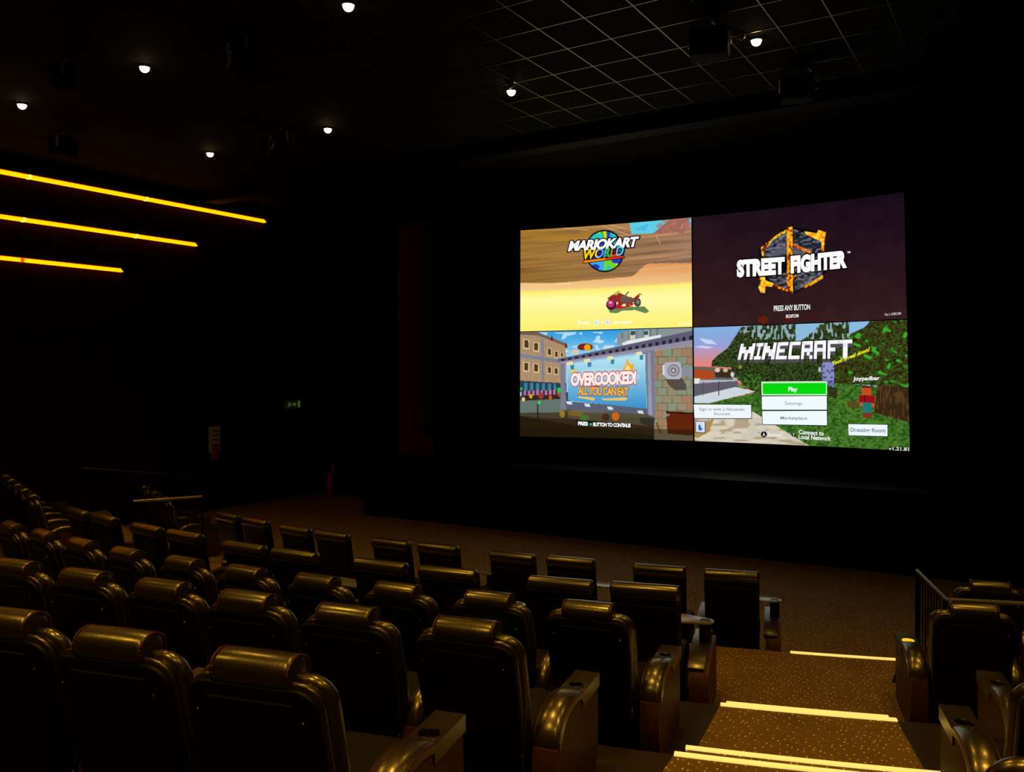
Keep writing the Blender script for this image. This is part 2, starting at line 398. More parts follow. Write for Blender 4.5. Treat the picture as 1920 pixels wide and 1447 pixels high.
class Pic:
    """one game picture: a fine colour grid plus crisp lettering, drawn in the sketch's own units"""
    def __init__(s, corners, s0, s1, t0, t1, W=420, H=240):
        s.to = homog(corners, [(0, 0), (1, 0), (1, 1), (0, 1)]); s.fr = np.linalg.inv(s.to)
        s.box = (s0, s1, t0, t1); s.W, s.H = W, H
        u, v = np.meshgrid(np.linspace(0, 1, W + 1), np.linspace(0, 1, H + 1))
        s.X, s.Y = hap(s.fr, u, v); s.U, s.V = u, v
        s.c = np.zeros((H + 1, W + 1, 3))
        s.ev = []; s.ef = []; s.ec = []
    def fill(s, m, col, a=1.0):
        m = (np.asarray(m, float) * a)[..., None]; col = np.asarray(col, float)
        s.c = s.c * (1 - m) + col * m
    def poly(s, pts):
        inside = np.zeros(s.X.shape, bool); n = len(pts)
        for i in range(n):
            (x1, y1), (x2, y2) = pts[i], pts[(i + 1) % n]
            if y1 == y2: continue
            c = ((y1 > s.Y) != (y2 > s.Y)) & (s.X < (x2 - x1) * (s.Y - y1) / (y2 - y1) + x1)
            inside ^= c
        return inside
    def P(s, pts, col, a=1.0): s.fill(s.poly(pts), col, a)
    def ell(s, cx, cy, rx, ry, sk=0.0): return ((s.X - cx) / rx) ** 2 + ((s.Y - cy - sk * (s.X - cx)) / ry) ** 2 < 1
    def line(s, a, b, wd, col, al=1.0):
        ax, ay = a; bx, by = b; dx, dy = bx - ax, by - ay; L = math.hypot(dx, dy)
        t = np.clip(((s.X - ax) * dx + (s.Y - ay) * dy) / L / L, 0, 1)
        s.fill(np.hypot(s.X - ax - t * dx, s.Y - ay - t * dy) < wd / 2, col, al)
    def shape(s, pts, col, lay=1, faces=None):
        """crisp polygon; pts in sketch units"""
        if faces is None and len(pts) == 4 and abs(pts[1][0] - pts[0][0]) > 90:     # follow the curved screen
            n = int(abs(pts[1][0] - pts[0][0]) / 60) + 1; q = []
            for a, b in ((pts[0], pts[1]), (pts[3], pts[2])):
                q += [(a[0] + (b[0] - a[0]) * i / n, a[1] + (b[1] - a[1]) * i / n) for i in range(n + 1)]
            faces = [[i, i + 1, n + 2 + i, n + 1 + i] for i in range(n)]; pts = q
        b = len(s.ev)
        s.ev += [(x, y, lay) for x, y in pts]; s.ec += [col] * len(pts)
        s.ef += [[b + i for i in f] for f in (faces or [list(range(len(pts)))])]
    def text(s, txt, a, b, h, col, lay=2, off=0.02, shear=0.0, out=None, outw=0.05, outcol=(0, 0, 0), cols=None, grad=None, sp=1.0):
        def mk(o):
            cu = bpy.data.curves.new('lettering', 'FONT'); cu.body = txt; cu.offset = o; cu.shear = shear; cu.resolution_u = 3
            cu.space_character = sp
            ob = bpy.data.objects.new('lettering', cu); C.objects.link(ob)
            dg = bpy.context.evaluated_depsgraph_get(); me = ob.evaluated_get(dg).to_mesh()
            V = [tuple(v.co)[:2] for v in me.vertices]; F = [list(p.vertices) for p in me.polygons]
            ob.evaluated_get(dg).to_mesh_clear(); bpy.data.objects.remove(ob); bpy.data.curves.remove(cu)
            return np.array(V), F
        V, F = mk(off)
        x0, x1 = V[:, 0].min(), V[:, 0].max(); cap = 0.69
        dx, dy = b[0] - a[0], b[1] - a[1]
        def mp(V):
            k = (V[:, 0] - x0) / (x1 - x0)
            return [(a[0] + dx * kk, a[1] + dy * kk - y / cap * h) for kk, y in zip(k, V[:, 1])]
        if out:
            V2, F2 = mk(off + outw); s.shape(mp(V2), outcol, lay - 1, F2)
        base = len(s.ev); s.shape(mp(V), col, lay, F)
        if cols:
            n = len(cols)
            for i in range(len(V)):
                s.ec[base + i] = cols[min(n - 1, int((V[i, 0] - x0) / (x1 - x0) * n))]
    def build(s, name, label, parent):
        s0, s1, t0, t1 = s.box; W, H = s.W, s.H
        S = s0 + (s1 - s0) * s.U.ravel(); T = t1 + (t0 - t1) * s.V.ravel()
        X, Y, Z = scr(S, T, 0.0)
        V = [np.stack([X, Y, Z], 1)]; Cc = [lin(np.clip(s.c, 0, 255)).reshape(-1, 3)]
        idx = np.arange((W + 1) * (H + 1)).reshape(H + 1, W + 1)
        quads = np.stack([idx[:-1, :-1], idx[1:, :-1], idx[1:, 1:], idx[:-1, 1:]], -1).reshape(-1, 4)
        faces = quads.tolist(); nb = (W + 1) * (H + 1)
        if s.ev:
            e = np.array(s.ev, float); u, v = hap(s.to, e[:, 0], e[:, 1])
            S = s0 + (s1 - s0) * u; T = t1 + (t0 - t1) * v
            X, Y, Z = scr(S, T, 0.004 * e[:, 2] + 0.004)
            V.append(np.stack([X, Y, Z], 1)); Cc.append(lin(np.array(s.ec)))
            faces += [[nb + i for i in f] for f in s.ef]
        V = np.concatenate(V); Cc = np.concatenate(Cc)
        me = bpy.data.meshes.new(name); me.from_pydata(V.tolist(), [], faces); me.materials.append(M['picture'])
        at = me.color_attributes.new('picture', 'FLOAT_COLOR', 'POINT')
        at.data.foreach_set('color', np.concatenate([Cc, np.ones((len(Cc), 1))], 1).ravel().astype(np.float32))
        o = world_child(name, me, parent); o['label'] = label
        return o
WHT = (252, 252, 252)
TM = 0.5115; GAP = 0.004

# --- top left: desert racing title
p = Pic([(178, 441), (1725, 320), (1732, 1336), (170, 1366)], 0, 0.5 - GAP / 2, TM, 1)
X, Y = p.X, p.Y
st = vnoise(X / 420 + Y / 900, (Y + 0.10 * X) / 13, 1) * 0.6 + vnoise(X / 700, (Y + 0.05 * X) / 34, 2) * 0.7
k = np.clip((X - 150) / 1500, 0, 1)[..., None]
top = (1 - k) * np.array([164, 118, 50]) + k * np.array([172, 130, 102])
p.c = top * (0.72 + 0.42 * st[..., None]) * (1.0 - 0.16 * np.clip((Y - 420) / 500, 0, 1)[..., None])
p.fill(np.clip(1 - np.abs(Y - (470 + 0.10 * (X - 200) * (X < 700))) / 70, 0, 1) * (X < 900), (176, 128, 30), 0.55)
p.P([(1150, 340), (1560, 300), (1440, 405), (1370, 462), (1172, 466)], (96, 205, 228))
p.P([(1185, 420), (1330, 372), (1300, 440)], (60, 180, 220), .6)
p.P([(1700, 300), (1735, 300), (1735, 420), (1705, 400)], (70, 200, 230))
p.P([(1560, 300), (1700, 300), (1705, 400), (1640, 480), (1540, 420), (1440, 470), (1370, 462), (1440, 405)], (160, 100, 90), .8)
rk = vnoise(X / 30, Y / 22, 4); p.fill((X > 1400) & (Y < 520) & (rk > .62), (190, 110, 100), .7)
for a_, b_ in (((1400, 490), (1440, 560)), ((1650, 380), (1630, 420)), ((880, 380), (1130, 470)), ((420, 400), (780, 430)), ((930, 370), (1160, 430))):
    p.line(a_, b_, 7, (225, 190, 150), .6)
sand = Y > np.where(X < 1150, 925 - 0.085 * np.clip(X - 400, 0, 750), 861 - 122 * (1 - np.cos(np.clip((X - 1150) / 190, 0, 1) * PI)) / 2)
g = np.clip((Y - 740) / 300, 0, 1)[..., None]
p.c = np.where(sand[..., None], (1 - g) * np.array([222, 150, 92]) + g * np.array([255, 222, 150]), p.c)
p.fill(sand & (st > .75), (240, 190, 140), .35)
yb = 985 - 0.055 * np.clip(X - 300, 0, 2000)
p.fill(np.clip((Y - yb) / 26, 0, 1), (255, 240, 116))
p.fill(np.clip((Y - yb - 20) / 60, 0, 1) * np.clip(1 - np.abs(Y - 1080) / 260, 0, 1), (255, 252, 178), .8)
p.fill(np.clip(1 - np.abs(Y - (925 + 0.0 * X)) / 14, 0, 1) * (X < 620), (250, 214, 160), .8)
# globe
p.fill(p.ell(925, 622, 182, 196), (10, 12, 22)); gl = p.ell(925, 622, 168, 181)
a = np.arctan2(Y - 622, X - 925)
cols_ = [((-PI, -2.3), (235, 60, 20)), ((-2.3, -1.8), (250, 190, 10)), ((-1.8, -1.2), (60, 190, 50)), ((-1.2, 0.1), (40, 175, 215)), ((0.1, 0.9), (230, 215, 40)), ((0.9, 1.6), (110, 215, 40)), ((1.6, 2.5), (60, 170, 235)), ((2.5, PI + .1), (60, 50, 170))]
for (a0, a1), cc in cols_: p.fill(gl & (a >= a0) & (a < a1), cc)
n1 = vnoise(X / 60, Y / 55, 7); p.fill(gl & (n1 > .66), (40, 60, 190)); p.fill(gl & (n1 < .22), (40, 200, 190)); p.fill(gl & (Y < 560) & (X < 960) & (n1 > .35) & (n1 < .62), (245, 205, 20))
p.text('MARIOKART', (598, 622), (1248, 578), 84, WHT, 6, off=0.045, shear=0.28, out=1, outw=0.085, outcol=(12, 10, 20), sp=.92)
p.text('WORLD', (742, 698), (1106, 660), 82, WHT, 6, off=0.035, shear=0.25, out=1, outw=0.12, outcol=(12, 10, 20),
       cols=[(252, 214, 10), (252, 214, 10), (90, 150, 245), (50, 190, 60), (235, 60, 20), (60, 200, 225)])
p.shape([(728, 742), (1122, 690), (1108, 662), (742, 706)], (30, 10, 10), 7)
p.shape([(736, 734), (1112, 684), (1102, 669), (748, 712)], (246, 140, 14), 8); p.shape([(940, 707), (1112, 684), (1102, 669), (938, 689)], (228, 50, 18), 9)
p.shape([(1240, 500), (1262, 500), (1262, 508), (1240, 508)], (12, 10, 20), 5)
# motorbike (rider left out) with its shadow
p.P([(950, 1150), (1150, 1140), (1290, 1140), (1335, 1185), (1300, 1204), (1200, 1172), (1080, 1180), (1040, 1200), (975, 1198)], (104, 132, 84))
p.fill(p.ell(985, 1120, 48, 48), (60, 20, 40)); p.fill(p.ell(980, 1112, 34, 34), (190, 50, 120)); p.fill(p.ell(978, 1100, 14, 12), (240, 170, 220))
p.fill(p.ell(1226, 1100, 32, 40), (50, 60, 60)); p.fill(p.ell(1228, 1098, 17, 22), (120, 130, 110))
p.P([(950, 1060), (990, 1030), (1060, 1010), (1150, 1050), (1190, 1060), (1245, 1015), (1245, 1050), (1170, 1115), (1090, 1150), (1010, 1160), (1050, 1100), (965, 1085)], (150, 42, 36))
p.P([(1010, 1155), (1060, 1130), (1150, 1125), (1200, 1100), (1180, 1130), (1080, 1160)], (190, 30, 40))
p.P([(1080, 1040), (1170, 1050), (1200, 1085), (1110, 1120), (1060, 1080)], (104, 84, 76)); p.P([(1085, 1120), (1120, 1112), (1115, 1135), (1080, 1138)], (250, 240, 150))
p.P([(1010, 1015), (1050, 990), (1070, 1000), (1030, 1035)], (190, 180, 60)); p.line((1100, 1050), (1140, 1005), 16, (120, 100, 90))
p.line((1245, 1018), (1262, 1030), 8, (150, 60, 30))
p.text('Press', (684, 1304), (790, 1302), 30, (255, 255, 240), 2, off=.03)
p.fill(p.ell(850, 1287, 26, 27), (238, 240, 236)); p.fill(p.ell(954, 1285, 26, 27), (238, 240, 236))
p.text('L', (842, 1298), (857, 1298), 22, (150, 190, 210), 2); p.text('R', (945, 1297), (962, 1297), 22, (150, 190, 210), 2)
p.text('+', (895, 1300), (912, 1300), 30, (255, 255, 240), 2, off=.03)
p.text('to start', (1006, 1300), (1172, 1296), 30, (255, 255, 240), 2, off=.03)
p.text('1.1.0', (1606, 1318), (1716, 1316), 22, (255, 255, 240), 2, off=.03)
p.build('desert_race_picture', 'bright desert game title picture, top left of the screen', screen)

# --- top right: dark fighting title
p = Pic([(55, 268), (1765, 78), (1792, 1150), (52, 1192)], 0.5 + GAP / 2, 1, TM, 1)
X, Y = p.X, p.Y
k = np.clip(p.V, 0, 1)[..., None]; ku = p.U[..., None]
p.c = (1 - k) * np.array([33, 17, 25.]) + k * np.array([54, 29, 31.]); p.c = p.c * (1 - .35 * ku * (1 - k)) + ku * (1 - k) * np.array([2, 0, 9.])
p.c += (vnoise(X / 90, Y / 70, 3)[..., None] - .5) * 5
def frag(pts, base, sd, lo=.5):
    m = p.poly(pts); n = vnoise(X / 26 + Y / 60, Y / 15, sd); p.fill(m, base); p.fill(m & (n > .68), (130, 130, 145), .7); p.fill(m & (n < .28), (14, 14, 20), .8)
hexo = [(598, 520), (840, 340), (1110, 400), (1130, 740), (880, 915), (835, 915), (600, 790)]
p.P([(x + (8 if x > 850 else -8), y) for x, y in hexo], (10, 7, 10), .85)
frag([(612, 545), (690, 465), (812, 385), (815, 610), (640, 610)], (62, 62, 76), 11)
frag([(865, 365), (1095, 450), (1095, 575), (1030, 572), (868, 500)], (38, 42, 52), 12)
frag([(868, 500), (1030, 575), (1090, 590), (1090, 720), (868, 780)], (30, 26, 32), 13)
frag([(640, 740), (820, 740), (825, 895), (700, 840)], (66, 64, 74), 14)
frag([(870, 770), (1010, 700), (1110, 700), (1105, 770), (880, 900)], (70, 70, 80), 15)
p.fill(p.ell(830, 600, 150, 80) & ~p.ell(830, 630, 110, 60), (90, 92, 108), .8)
fire = vnoise(X / 14, Y / 20, 20) + .35 * vnoise(X / 6, Y / 7, 21)
def burn(pts, col=(252, 150, 14), th=.45):
    m = p.poly(pts); p.fill(m, (150, 34, 6), .75); p.fill(m & (fire > th), col); p.fill(m & (fire > th + .45), (255, 214, 60))
burn([(815, 350), (862, 350), (862, 910), (815, 900)], th=.5)
burn([(604, 520), (740, 410), (810, 372), (808, 396), (700, 462), (624, 560), (632, 600), (612, 592)], (230, 190, 40), .62)
burn([(960, 388), (1060, 405), (1075, 378), (1135, 400), (1122, 470), (1118, 575), (1098, 575), (1096, 478), (1040, 450), (965, 408)], (255, 150, 10), .3)
burn([(868, 490), (960, 530), (1040, 575), (1000, 578), (868, 515)], (226, 110, 30), .55)
burn([(590, 755), (632, 760), (640, 800), (712, 830), (690, 856), (640, 850), (632, 908), (600, 905), (580, 860), (600, 820)], (255, 160, 20), .2)
burn([(700, 830), (820, 885), (815, 900), (720, 862)], th=.6); burn([(950, 850), (1020, 815), (1110, 760), (1108, 790), (1010, 850), (955, 870)], (240, 170, 20), .5)
burn([(860, 770), (960, 720), (900, 745), (862, 800)], (200, 60, 20), .4)
p.fill(p.ell(618, 1140, 40, 32), (112, 28, 8), .8); p.fill(p.ell(835, 1140, 34, 28), (92, 22, 8), .6); p.fill(p.ell(1000, 1120, 30, 18), (70, 20, 10), .5)
p.text('STREET', (408, 762), (800, 738), 124, WHT, 5, off=0.07, out=1, outw=0.06, outcol=(4, 3, 5), sp=1.02)
p.text('FIGHTER', (848, 734), (1308, 692), 126, WHT, 5, off=0.07, out=1, outw=0.06, outcol=(4, 3, 5), sp=1.02)
p.text('TM', (1308, 582), (1334, 578), 15, WHT, 2)
p.text('PRESS ANY BUTTON', (708, 1066), (1006, 1056), 46, (246, 244, 244), 5, off=0.02, out=1, outw=0.10, outcol=(6, 3, 3), sp=.95)
p.text('\u00a9CAPCOM', (806, 1126), (910, 1121), 27, (240, 236, 236), 4, off=0.03, sp=.95)
p.text('Ver.1.1000.300', (1612, 1122), (1746, 1114), 21, (214, 214, 220), 2, off=0.01)
p.build('street_fight_picture', 'dark picture of a burning stone emblem, top right of the screen', screen)

# --- bottom left: town billboard title
p = Pic([(132, 127), (1812, 98), (1822, 1178), (126, 1130)], 0, 0.5 - GAP / 2, 0, TM - GAP)
X, Y = p.X, p.Y
k = np.clip((Y - 100) / 260, 0, 1)[..., None]
p.c = (1 - k) * np.array([40, 150, 222.]) + k * np.array([150, 212, 240.])
cl = vnoise(X / 90, Y / 45, 31) + .5 * vnoise(X / 40, Y / 22, 32); p.fill((cl > .92) & (Y > 130) & (Y < 330), (230, 240, 244), .7)
# street and ground
p.P([(120, 740), (620, 700), (620, 900), (1850, 1000), (1850, 1220), (120, 1220)], (62, 72, 66))
p.P([(120, 780), (520, 770), (540, 960), (120, 930)], (98, 116, 108)); n2 = vnoise(X / 60, Y / 18, 33)
p.fill((Y > 900) & (Y > 890 + .0 * X), (64, 48, 26), .8); p.fill((Y > 960), (44, 32, 14), .55)
p.P([(120, 930), (560, 1010), (1100, 1090), (1850, 1170), (1850, 1220), (120, 1220)], (36, 26, 10), .9)
# left buildings
p.P([(120, 120), (300, 127), (570, 240), (575, 620), (120, 600)], (170, 138, 104))
p.fill(p.poly([(120, 120), (300, 127), (570, 240), (575, 620), (120, 600)]) & (vnoise(X / 9, Y / 9, 35) > .6), (188, 156, 120), .5)
p.P([(120, 112), (300, 127), (570, 235), (570, 262), (300, 160), (120, 150)], (112, 96, 84))
p.P([(120, 330), (350, 366), (575, 410), (575, 436), (350, 400), (120, 365)], (122, 128, 150)); p.P([(333, 190), (358, 195), (360, 590), (335, 590)], (128, 130, 146))
for wx, wy, s_ in ((190, 238, 1.1), (284, 265, 1.05), (412, 315, .9), (478, 338, .8), (532, 345, .6), (188, 455, 1.1), (282, 468, 1.05), (412, 490, .85), (476, 500, .8)):
    p.P([(wx - 27 * s_, wy - 42 * s_), (wx + 27 * s_, wy - 36 * s_), (wx + 27 * s_, wy + 48 * s_), (wx - 27 * s_, wy + 44 * s_)], (214, 196, 150))
    p.P([(wx - 18 * s_, wy - 34 * s_), (wx + 18 * s_, wy - 30 * s_), (wx + 18 * s_, wy + 36 * s_), (wx - 18 * s_, wy + 32 * s_)], (66, 70, 50) if int(wx) % 2 else (84, 56, 30))
for sx, sy in ((436, 160), (575, 230)): p.P([(sx - 16, sy + 45), (sx, sy - 12), (sx + 16, sy + 50)], (120, 24, 26))
p.P([(120, 590), (575, 620), (575, 700), (120, 700)], (46, 58, 84)); p.fill(p.poly([(140, 610), (470, 622), (480, 680), (150, 688)]) & (np.sin(X / 9) > 0), (60, 130, 150))
p.fill(p.poly([(140, 690), (500, 680), (505, 728), (140, 735)]) & (np.sin(X / 6.5) > 0), (190, 120, 150)); p.fill(p.poly([(140, 690), (500, 680), (505, 728), (140, 735)]) & (np.sin(X / 6.5) <= 0), (70, 50, 90))
p.P([(140, 735), (505, 728), (505, 770), (140, 785)], (52, 36, 34))
for sx, sy, r_, cc in ((160, 770, 16, (220, 200, 150)), (232, 742, 16, (214, 170, 20)), (330, 740, 24, (150, 60, 50)), (420, 755, 16, (200, 90, 20)), (506, 685, 20, (40, 200, 60)), (140, 670, 12, (50, 190, 60)), (505, 735, 12, (190, 70, 30))):
    p.fill(p.ell(sx, sy, r_, r_ * 1.3), cc)
p.line((297, 790), (297, 960), 12, (20, 26, 24)); p.fill(p.ell(310, 803, 16, 18), (40, 220, 90))
# brick tower at right
p.P([(1070, 165), (1130, 120), (1850, 90), (1850, 1220), (1440, 1220), (1440, 330), (1070, 250)], (138, 148, 150))
p.P([(1440, 300), (1850, 240), (1850, 1220), (1440, 1220)], (150, 138, 110))
bi = np.floor(Y / 74); br = hsh(np.floor(X / 95 + .5 * (bi % 2)), bi, 5); bm_ = p.poly([(1440, 300), (1850, 240), (1850, 1100), (1440, 1100)])
p.fill(bm_ & (br > .62), (164, 124, 96)); p.fill(bm_ & (br < .25), (134, 146, 122))
p.fill(bm_ & ((np.abs(Y / 74 - np.round(Y / 74)) < .035) | (np.abs((X / 95 + .5 * (bi % 2)) - np.round(X / 95 + .5 * (bi % 2))) < .03)), (100, 92, 72))
for wx in (1226, 1355): p.P([(wx - 34, 122), (wx + 34, 116), (wx + 36, 196), (wx - 34, 204)], (206, 206, 190)); p.P([(wx - 22, 126), (wx + 24, 122), (wx + 24, 158), (wx - 22, 164)], (60, 74, 82))
p.fill(p.poly([(1080, 170), (1130, 130), (1500, 100), (1500, 160), (1160, 215)]) & (np.sin(X / 11) > .5), (92, 110, 124), .6)
p.P([(1120, 240), (1180, 212), (1510, 160), (1500, 190), (1130, 262)], (226, 234, 236))
# cornice
p.P([(490, 385), (1850, 118), (1850, 250), (500, 425)], (96, 92, 118))
p.fill(p.poly([(495, 392), (1850, 165), (1850, 205), (495, 412)]) & (np.sin(X / 10.5) > 0), (36, 34, 50))
p.P([(500, 412), (1850, 206), (1850, 262), (520, 440)], (160, 156, 176), .75)
p.P([(620, 335), (640, 300), (690, 300), (700, 340)], (230, 200, 160)); p.fill(p.ell(760, 272, 78, 36) & (Y < 300), (120, 40, 20)); p.fill(p.ell(782, 276, 32, 30), (246, 160, 14))
# billboard frame and board
p.P([(515, 430), (560, 425), (575, 880), (520, 880)], (120, 126, 144)); p.P([(1320, 320), (1440, 305), (1452, 950), (1370, 930), (1350, 400)], (120, 122, 146)); p.P([(1375, 330), (1400, 326), (1420, 930), (1385, 925)], (150, 152, 172))
p.P([(560, 790), (1370, 862), (1378, 925), (575, 868)], (92, 94, 116)); p.P([(575, 868), (1378, 925), (1450, 960), (1440, 1040), (600, 960)], (86, 78, 58), .8)
g = np.clip((Y - 400) / 450, 0, 1)[..., None]
bmk = p.poly([(588, 440), (1350, 345), (1362, 868), (592, 786)])[..., None]
p.c = np.where(bmk, (1 - g) * np.array([176, 226, 240.]) + g * np.array([62, 146, 204.]), p.c)
p.fill(bmk[..., 0] & (p.ell(960, 560, 330, 90)), (190, 226, 236), .5)
for lx, ly in ((610, 430), (778, 405), (1005, 380), (1290, 340)):
    p.P([(lx + 5, ly + 14), (lx + 42, ly + 10), (lx + 40, ly + 55), (lx + 8, ly + 58)], (60, 130, 160)); p.P([(lx - 30, ly - 16), (lx + 28, ly - 22), (lx + 30, ly + 12), (lx - 26, ly + 18)], (236, 226, 170))
for lx, ly in ((598, 808), (775, 832), (1000, 862), (1298, 900)): p.P([(lx - 26, ly - 16), (lx + 26, ly - 12), (lx + 38, ly + 18), (lx - 16, ly + 12)], (214, 226, 230))
p.P([(590, 880), (740, 900), (720, 940), (600, 930)], (120, 96, 30)); p.fill(p.ell(535, 915, 26, 34), (150, 120, 30)); p.fill(p.ell(752, 950, 45, 30), (70, 110, 50)); p.fill(p.ell(960, 950, 38, 36), (70, 40, 24)); p.fill(p.ell(1058, 942, 38, 40), (206, 100, 22)); p.P([(1290, 950), (1440, 960), (1430, 1050), (1310, 1010)], (44, 40, 36), .8)
# lamp drum
p.P([(1690, 478), (1850, 455), (1850, 560), (1700, 552)], (140, 140, 156)); p.P([(1540, 560), (1700, 560), (1756, 640), (1750, 690), (1640, 690), (1580, 640)], (74, 66, 62), .85)
p.shape([(1540, 440), (1560, 424), (1680, 420), (1706, 440), (1712, 560), (1690, 586), (1570, 586), (1545, 565)], (176, 178, 194), 1)
p.shape([(1522, 452), (1542, 444), (1546, 552), (1524, 540)], (214, 216, 226), 1)
def disc(cx, cy, r, col, lay): p.shape([(cx + r * math.cos(2 * PI * i / 24), cy + r * math.sin(2 * PI * i / 24)) for i in range(24)], col, lay)
disc(1632, 502, 58, (110, 108, 116), 2); disc(1632, 502, 48, (170, 166, 172), 3); disc(1632, 502, 30, (120, 116, 122), 4); disc(1632, 502, 12, (206, 204, 206), 5)
p.P([(1556, 892), (1850, 905), (1850, 1130), (1570, 1110)], (96, 36, 12)); p.fill(p.poly([(1556, 892), (1850, 905), (1850, 925), (1560, 912)]), (60, 20, 8)); p.P([(1556, 912), (1590, 920), (1586, 945), (1560, 935)], (140, 120, 110)); p.line((1465, 1010), (1500, 1100), 18, (110, 80, 24))
p.fill(p.V > .90, (30, 22, 8), .5)
# lettering on the board
p.P([(1125, 490), (1160, 440), (1165, 380), (1190, 420), (1215, 450), (1240, 430), (1235, 500)], (240, 170, 50)); p.fill(p.poly([(1150, 490), (1175, 440), (1200, 470), (1210, 500)]), (252, 224, 110))
p.P([(610, 486), (690, 484), (660, 530), (622, 526)], (216, 206, 110))
p.text('OVERCOOKED!', (624, 640), (1268, 622), 112, (250, 238, 234), 6, off=0.05, shear=0.05, out=1, outw=0.055, outcol=(196, 60, 66), sp=.86)
p.text('ALL YOU CAN EAT', (690, 728), (1190, 740), 74, (232, 178, 84), 6, off=0.045, out=1, outw=0.06, outcol=(120, 66, 22), sp=.84)
for a_, b_ in (((690, 745), (862, 770)), ((925, 765), (1180, 770))):
    q_ = [a_, (a_[0] + 8, a_[1] + 16), (a_[0] + 60, a_[1] + 22), (b_[0] - 20, b_[1] + 18), b_, (b_[0] - 24, b_[1] - 12), (a_[0] + 50, a_[1] + 4)]
    p.shape([(x, y) for x, y in q_], (236, 196, 96), 3)
p.shape([(676, 978), (1216, 1012), (1218, 1062), (680, 1030)], (14, 10, 6), 2)
p.text('PRESS', (694, 1024), (792, 1030), 34, WHT, 5, off=0.045, sp=.9)
disc(818, 1018, 15, (50, 160, 120), 4)
p.text('BUTTON TO CONTINUE', (842, 1034), (1212, 1048), 34, WHT, 5, off=0.045, sp=.9)
p.build('cooking_game_picture', 'town picture with a billboard title, bottom left of the screen', screen)

# --- bottom right: block world menu
p = Pic([(52, 104), (1762, 52), (1806, 1112), (74, 1034)], 0.5 + GAP / 2, 1, 0, TM - GAP)
X, Y = p.X, p.Y
k = np.clip((Y - 100) / 320, 0, 1)[..., None]
sky = np.where(k < .5, (1 - 2 * k) * np.array([130, 176, 226.]) + 2 * k * np.array([150, 160, 214.]), (2 - 2 * k) * np.array([170, 156, 206.]) + (2 * k - 1) * np.array([232, 130, 116.]))
p.c = sky.copy(); p.fill((X > 800), (134, 188, 224)); p.P([(95, 190), (200, 205), (245, 240), (150, 235)], (196, 214, 240)); p.P([(120, 250), (220, 262), (170, 275), (60, 262)], (206, 206, 232))
def leaf(m, sd, g0=(44, 62, 20), g1=(64, 104, 28), g2=(26, 34, 12), sz=20):
    n = hsh(np.floor((X + .3 * Y) / sz), np.floor((Y + .2 * X) / sz), sd) * .6 + vnoise(X / (sz * .6), Y / (sz * .6), sd + 1) * .5
    p.fill(m, g0); p.fill(m & (n > .66), g1); p.fill(m & (n < .36), g2)
# mid forest
leaf(p.poly([(200, 420), (205, 375), (250, 330), (330, 270), (440, 100), (880, 60), (880, 240), (960, 190), (1050, 110), (1100, 60), (1310, 60), (1320, 620), (600, 620), (390, 520), (360, 430)]), 41, (44, 54, 24), (58, 86, 36), (22, 26, 12), 12)
sp = vnoise(X / 14, Y / 34, 44); p.fill((sp > .62) & (Y < 200) & (X > 430) & (X < 1330), (160, 190, 206), .85); p.P([(884, 70), (1040, 60), (1030, 130), (960, 190), (884, 215)], (140, 186, 222)); p.P([(1310, 60), (1480, 52), (1420, 110), (1340, 170), (1308, 150)], (140, 186, 222))
# ground
p.P([(190, 720), (560, 640), (700, 560), (1300, 560), (1850, 640), (1850, 1180), (60, 1180), (60, 720)], (58, 104, 34))
gn = hsh(np.floor((X - .4 * Y) / 22), np.floor((Y + .3 * X) / 16), 50); gm = (Y > 560)
p.fill(gm & (gn > .66), (82, 132, 44), .7); p.fill(gm & (gn < .25), (36, 76, 22), .8)
leaf(p.poly([(400, 500), (600, 480), (620, 700), (560, 640), (470, 580)]), 52, (44, 74, 26), (70, 120, 40), (24, 40, 14), 14)
# water edge and path
p.P([(50, 520), (410, 520), (425, 590), (60, 668)], (96, 92, 104)); p.P([(50, 515), (410, 515), (415, 540), (60, 560)], (176, 182, 198)); p.P([(60, 668), (400, 590), (560, 628), (190, 722), (60, 722)], (206, 214, 226))
for xx in (135, 262): p.line((xx, 545), (xx + 3, 660), 5, (60, 60, 70))
p.P([(50, 420), (200, 425), (360, 440), (380, 530), (50, 530)], (88, 96, 82), .9); p.P([(52, 442), (215, 455), (228, 520), (150, 530), (52, 505)], (176, 74, 28)); p.P([(225, 440), (370, 450), (365, 515), (235, 510)], (60, 44, 30)); p.fill(p.ell(250, 450, 22, 18), (220, 200, 180)); p.fill(p.ell(315, 452, 20, 16), (200, 180, 150)); p.fill(p.ell(372, 487, 14, 20), (206, 210, 206)); p.P([(52, 515), (110, 520), (100, 560), (55, 560)], (224, 232, 232))
p.P([(66, 850), (540, 790), (620, 840), (1020, 1085), (900, 1130), (66, 1080)], (206, 198, 180)); pn = vnoise(X / 60, Y / 22, 55); pm = p.poly([(66, 850), (540, 790), (620, 840), (1020, 1085), (900, 1130), (66, 1080)])
p.fill(pm & (pn > .6), (222, 212, 190), .7); p.fill(pm & (pn < .3), (166, 146, 110), .7); p.P([(66, 900), (230, 850), (190, 960), (100, 1010), (66, 1000)], (160, 126, 60), .8)
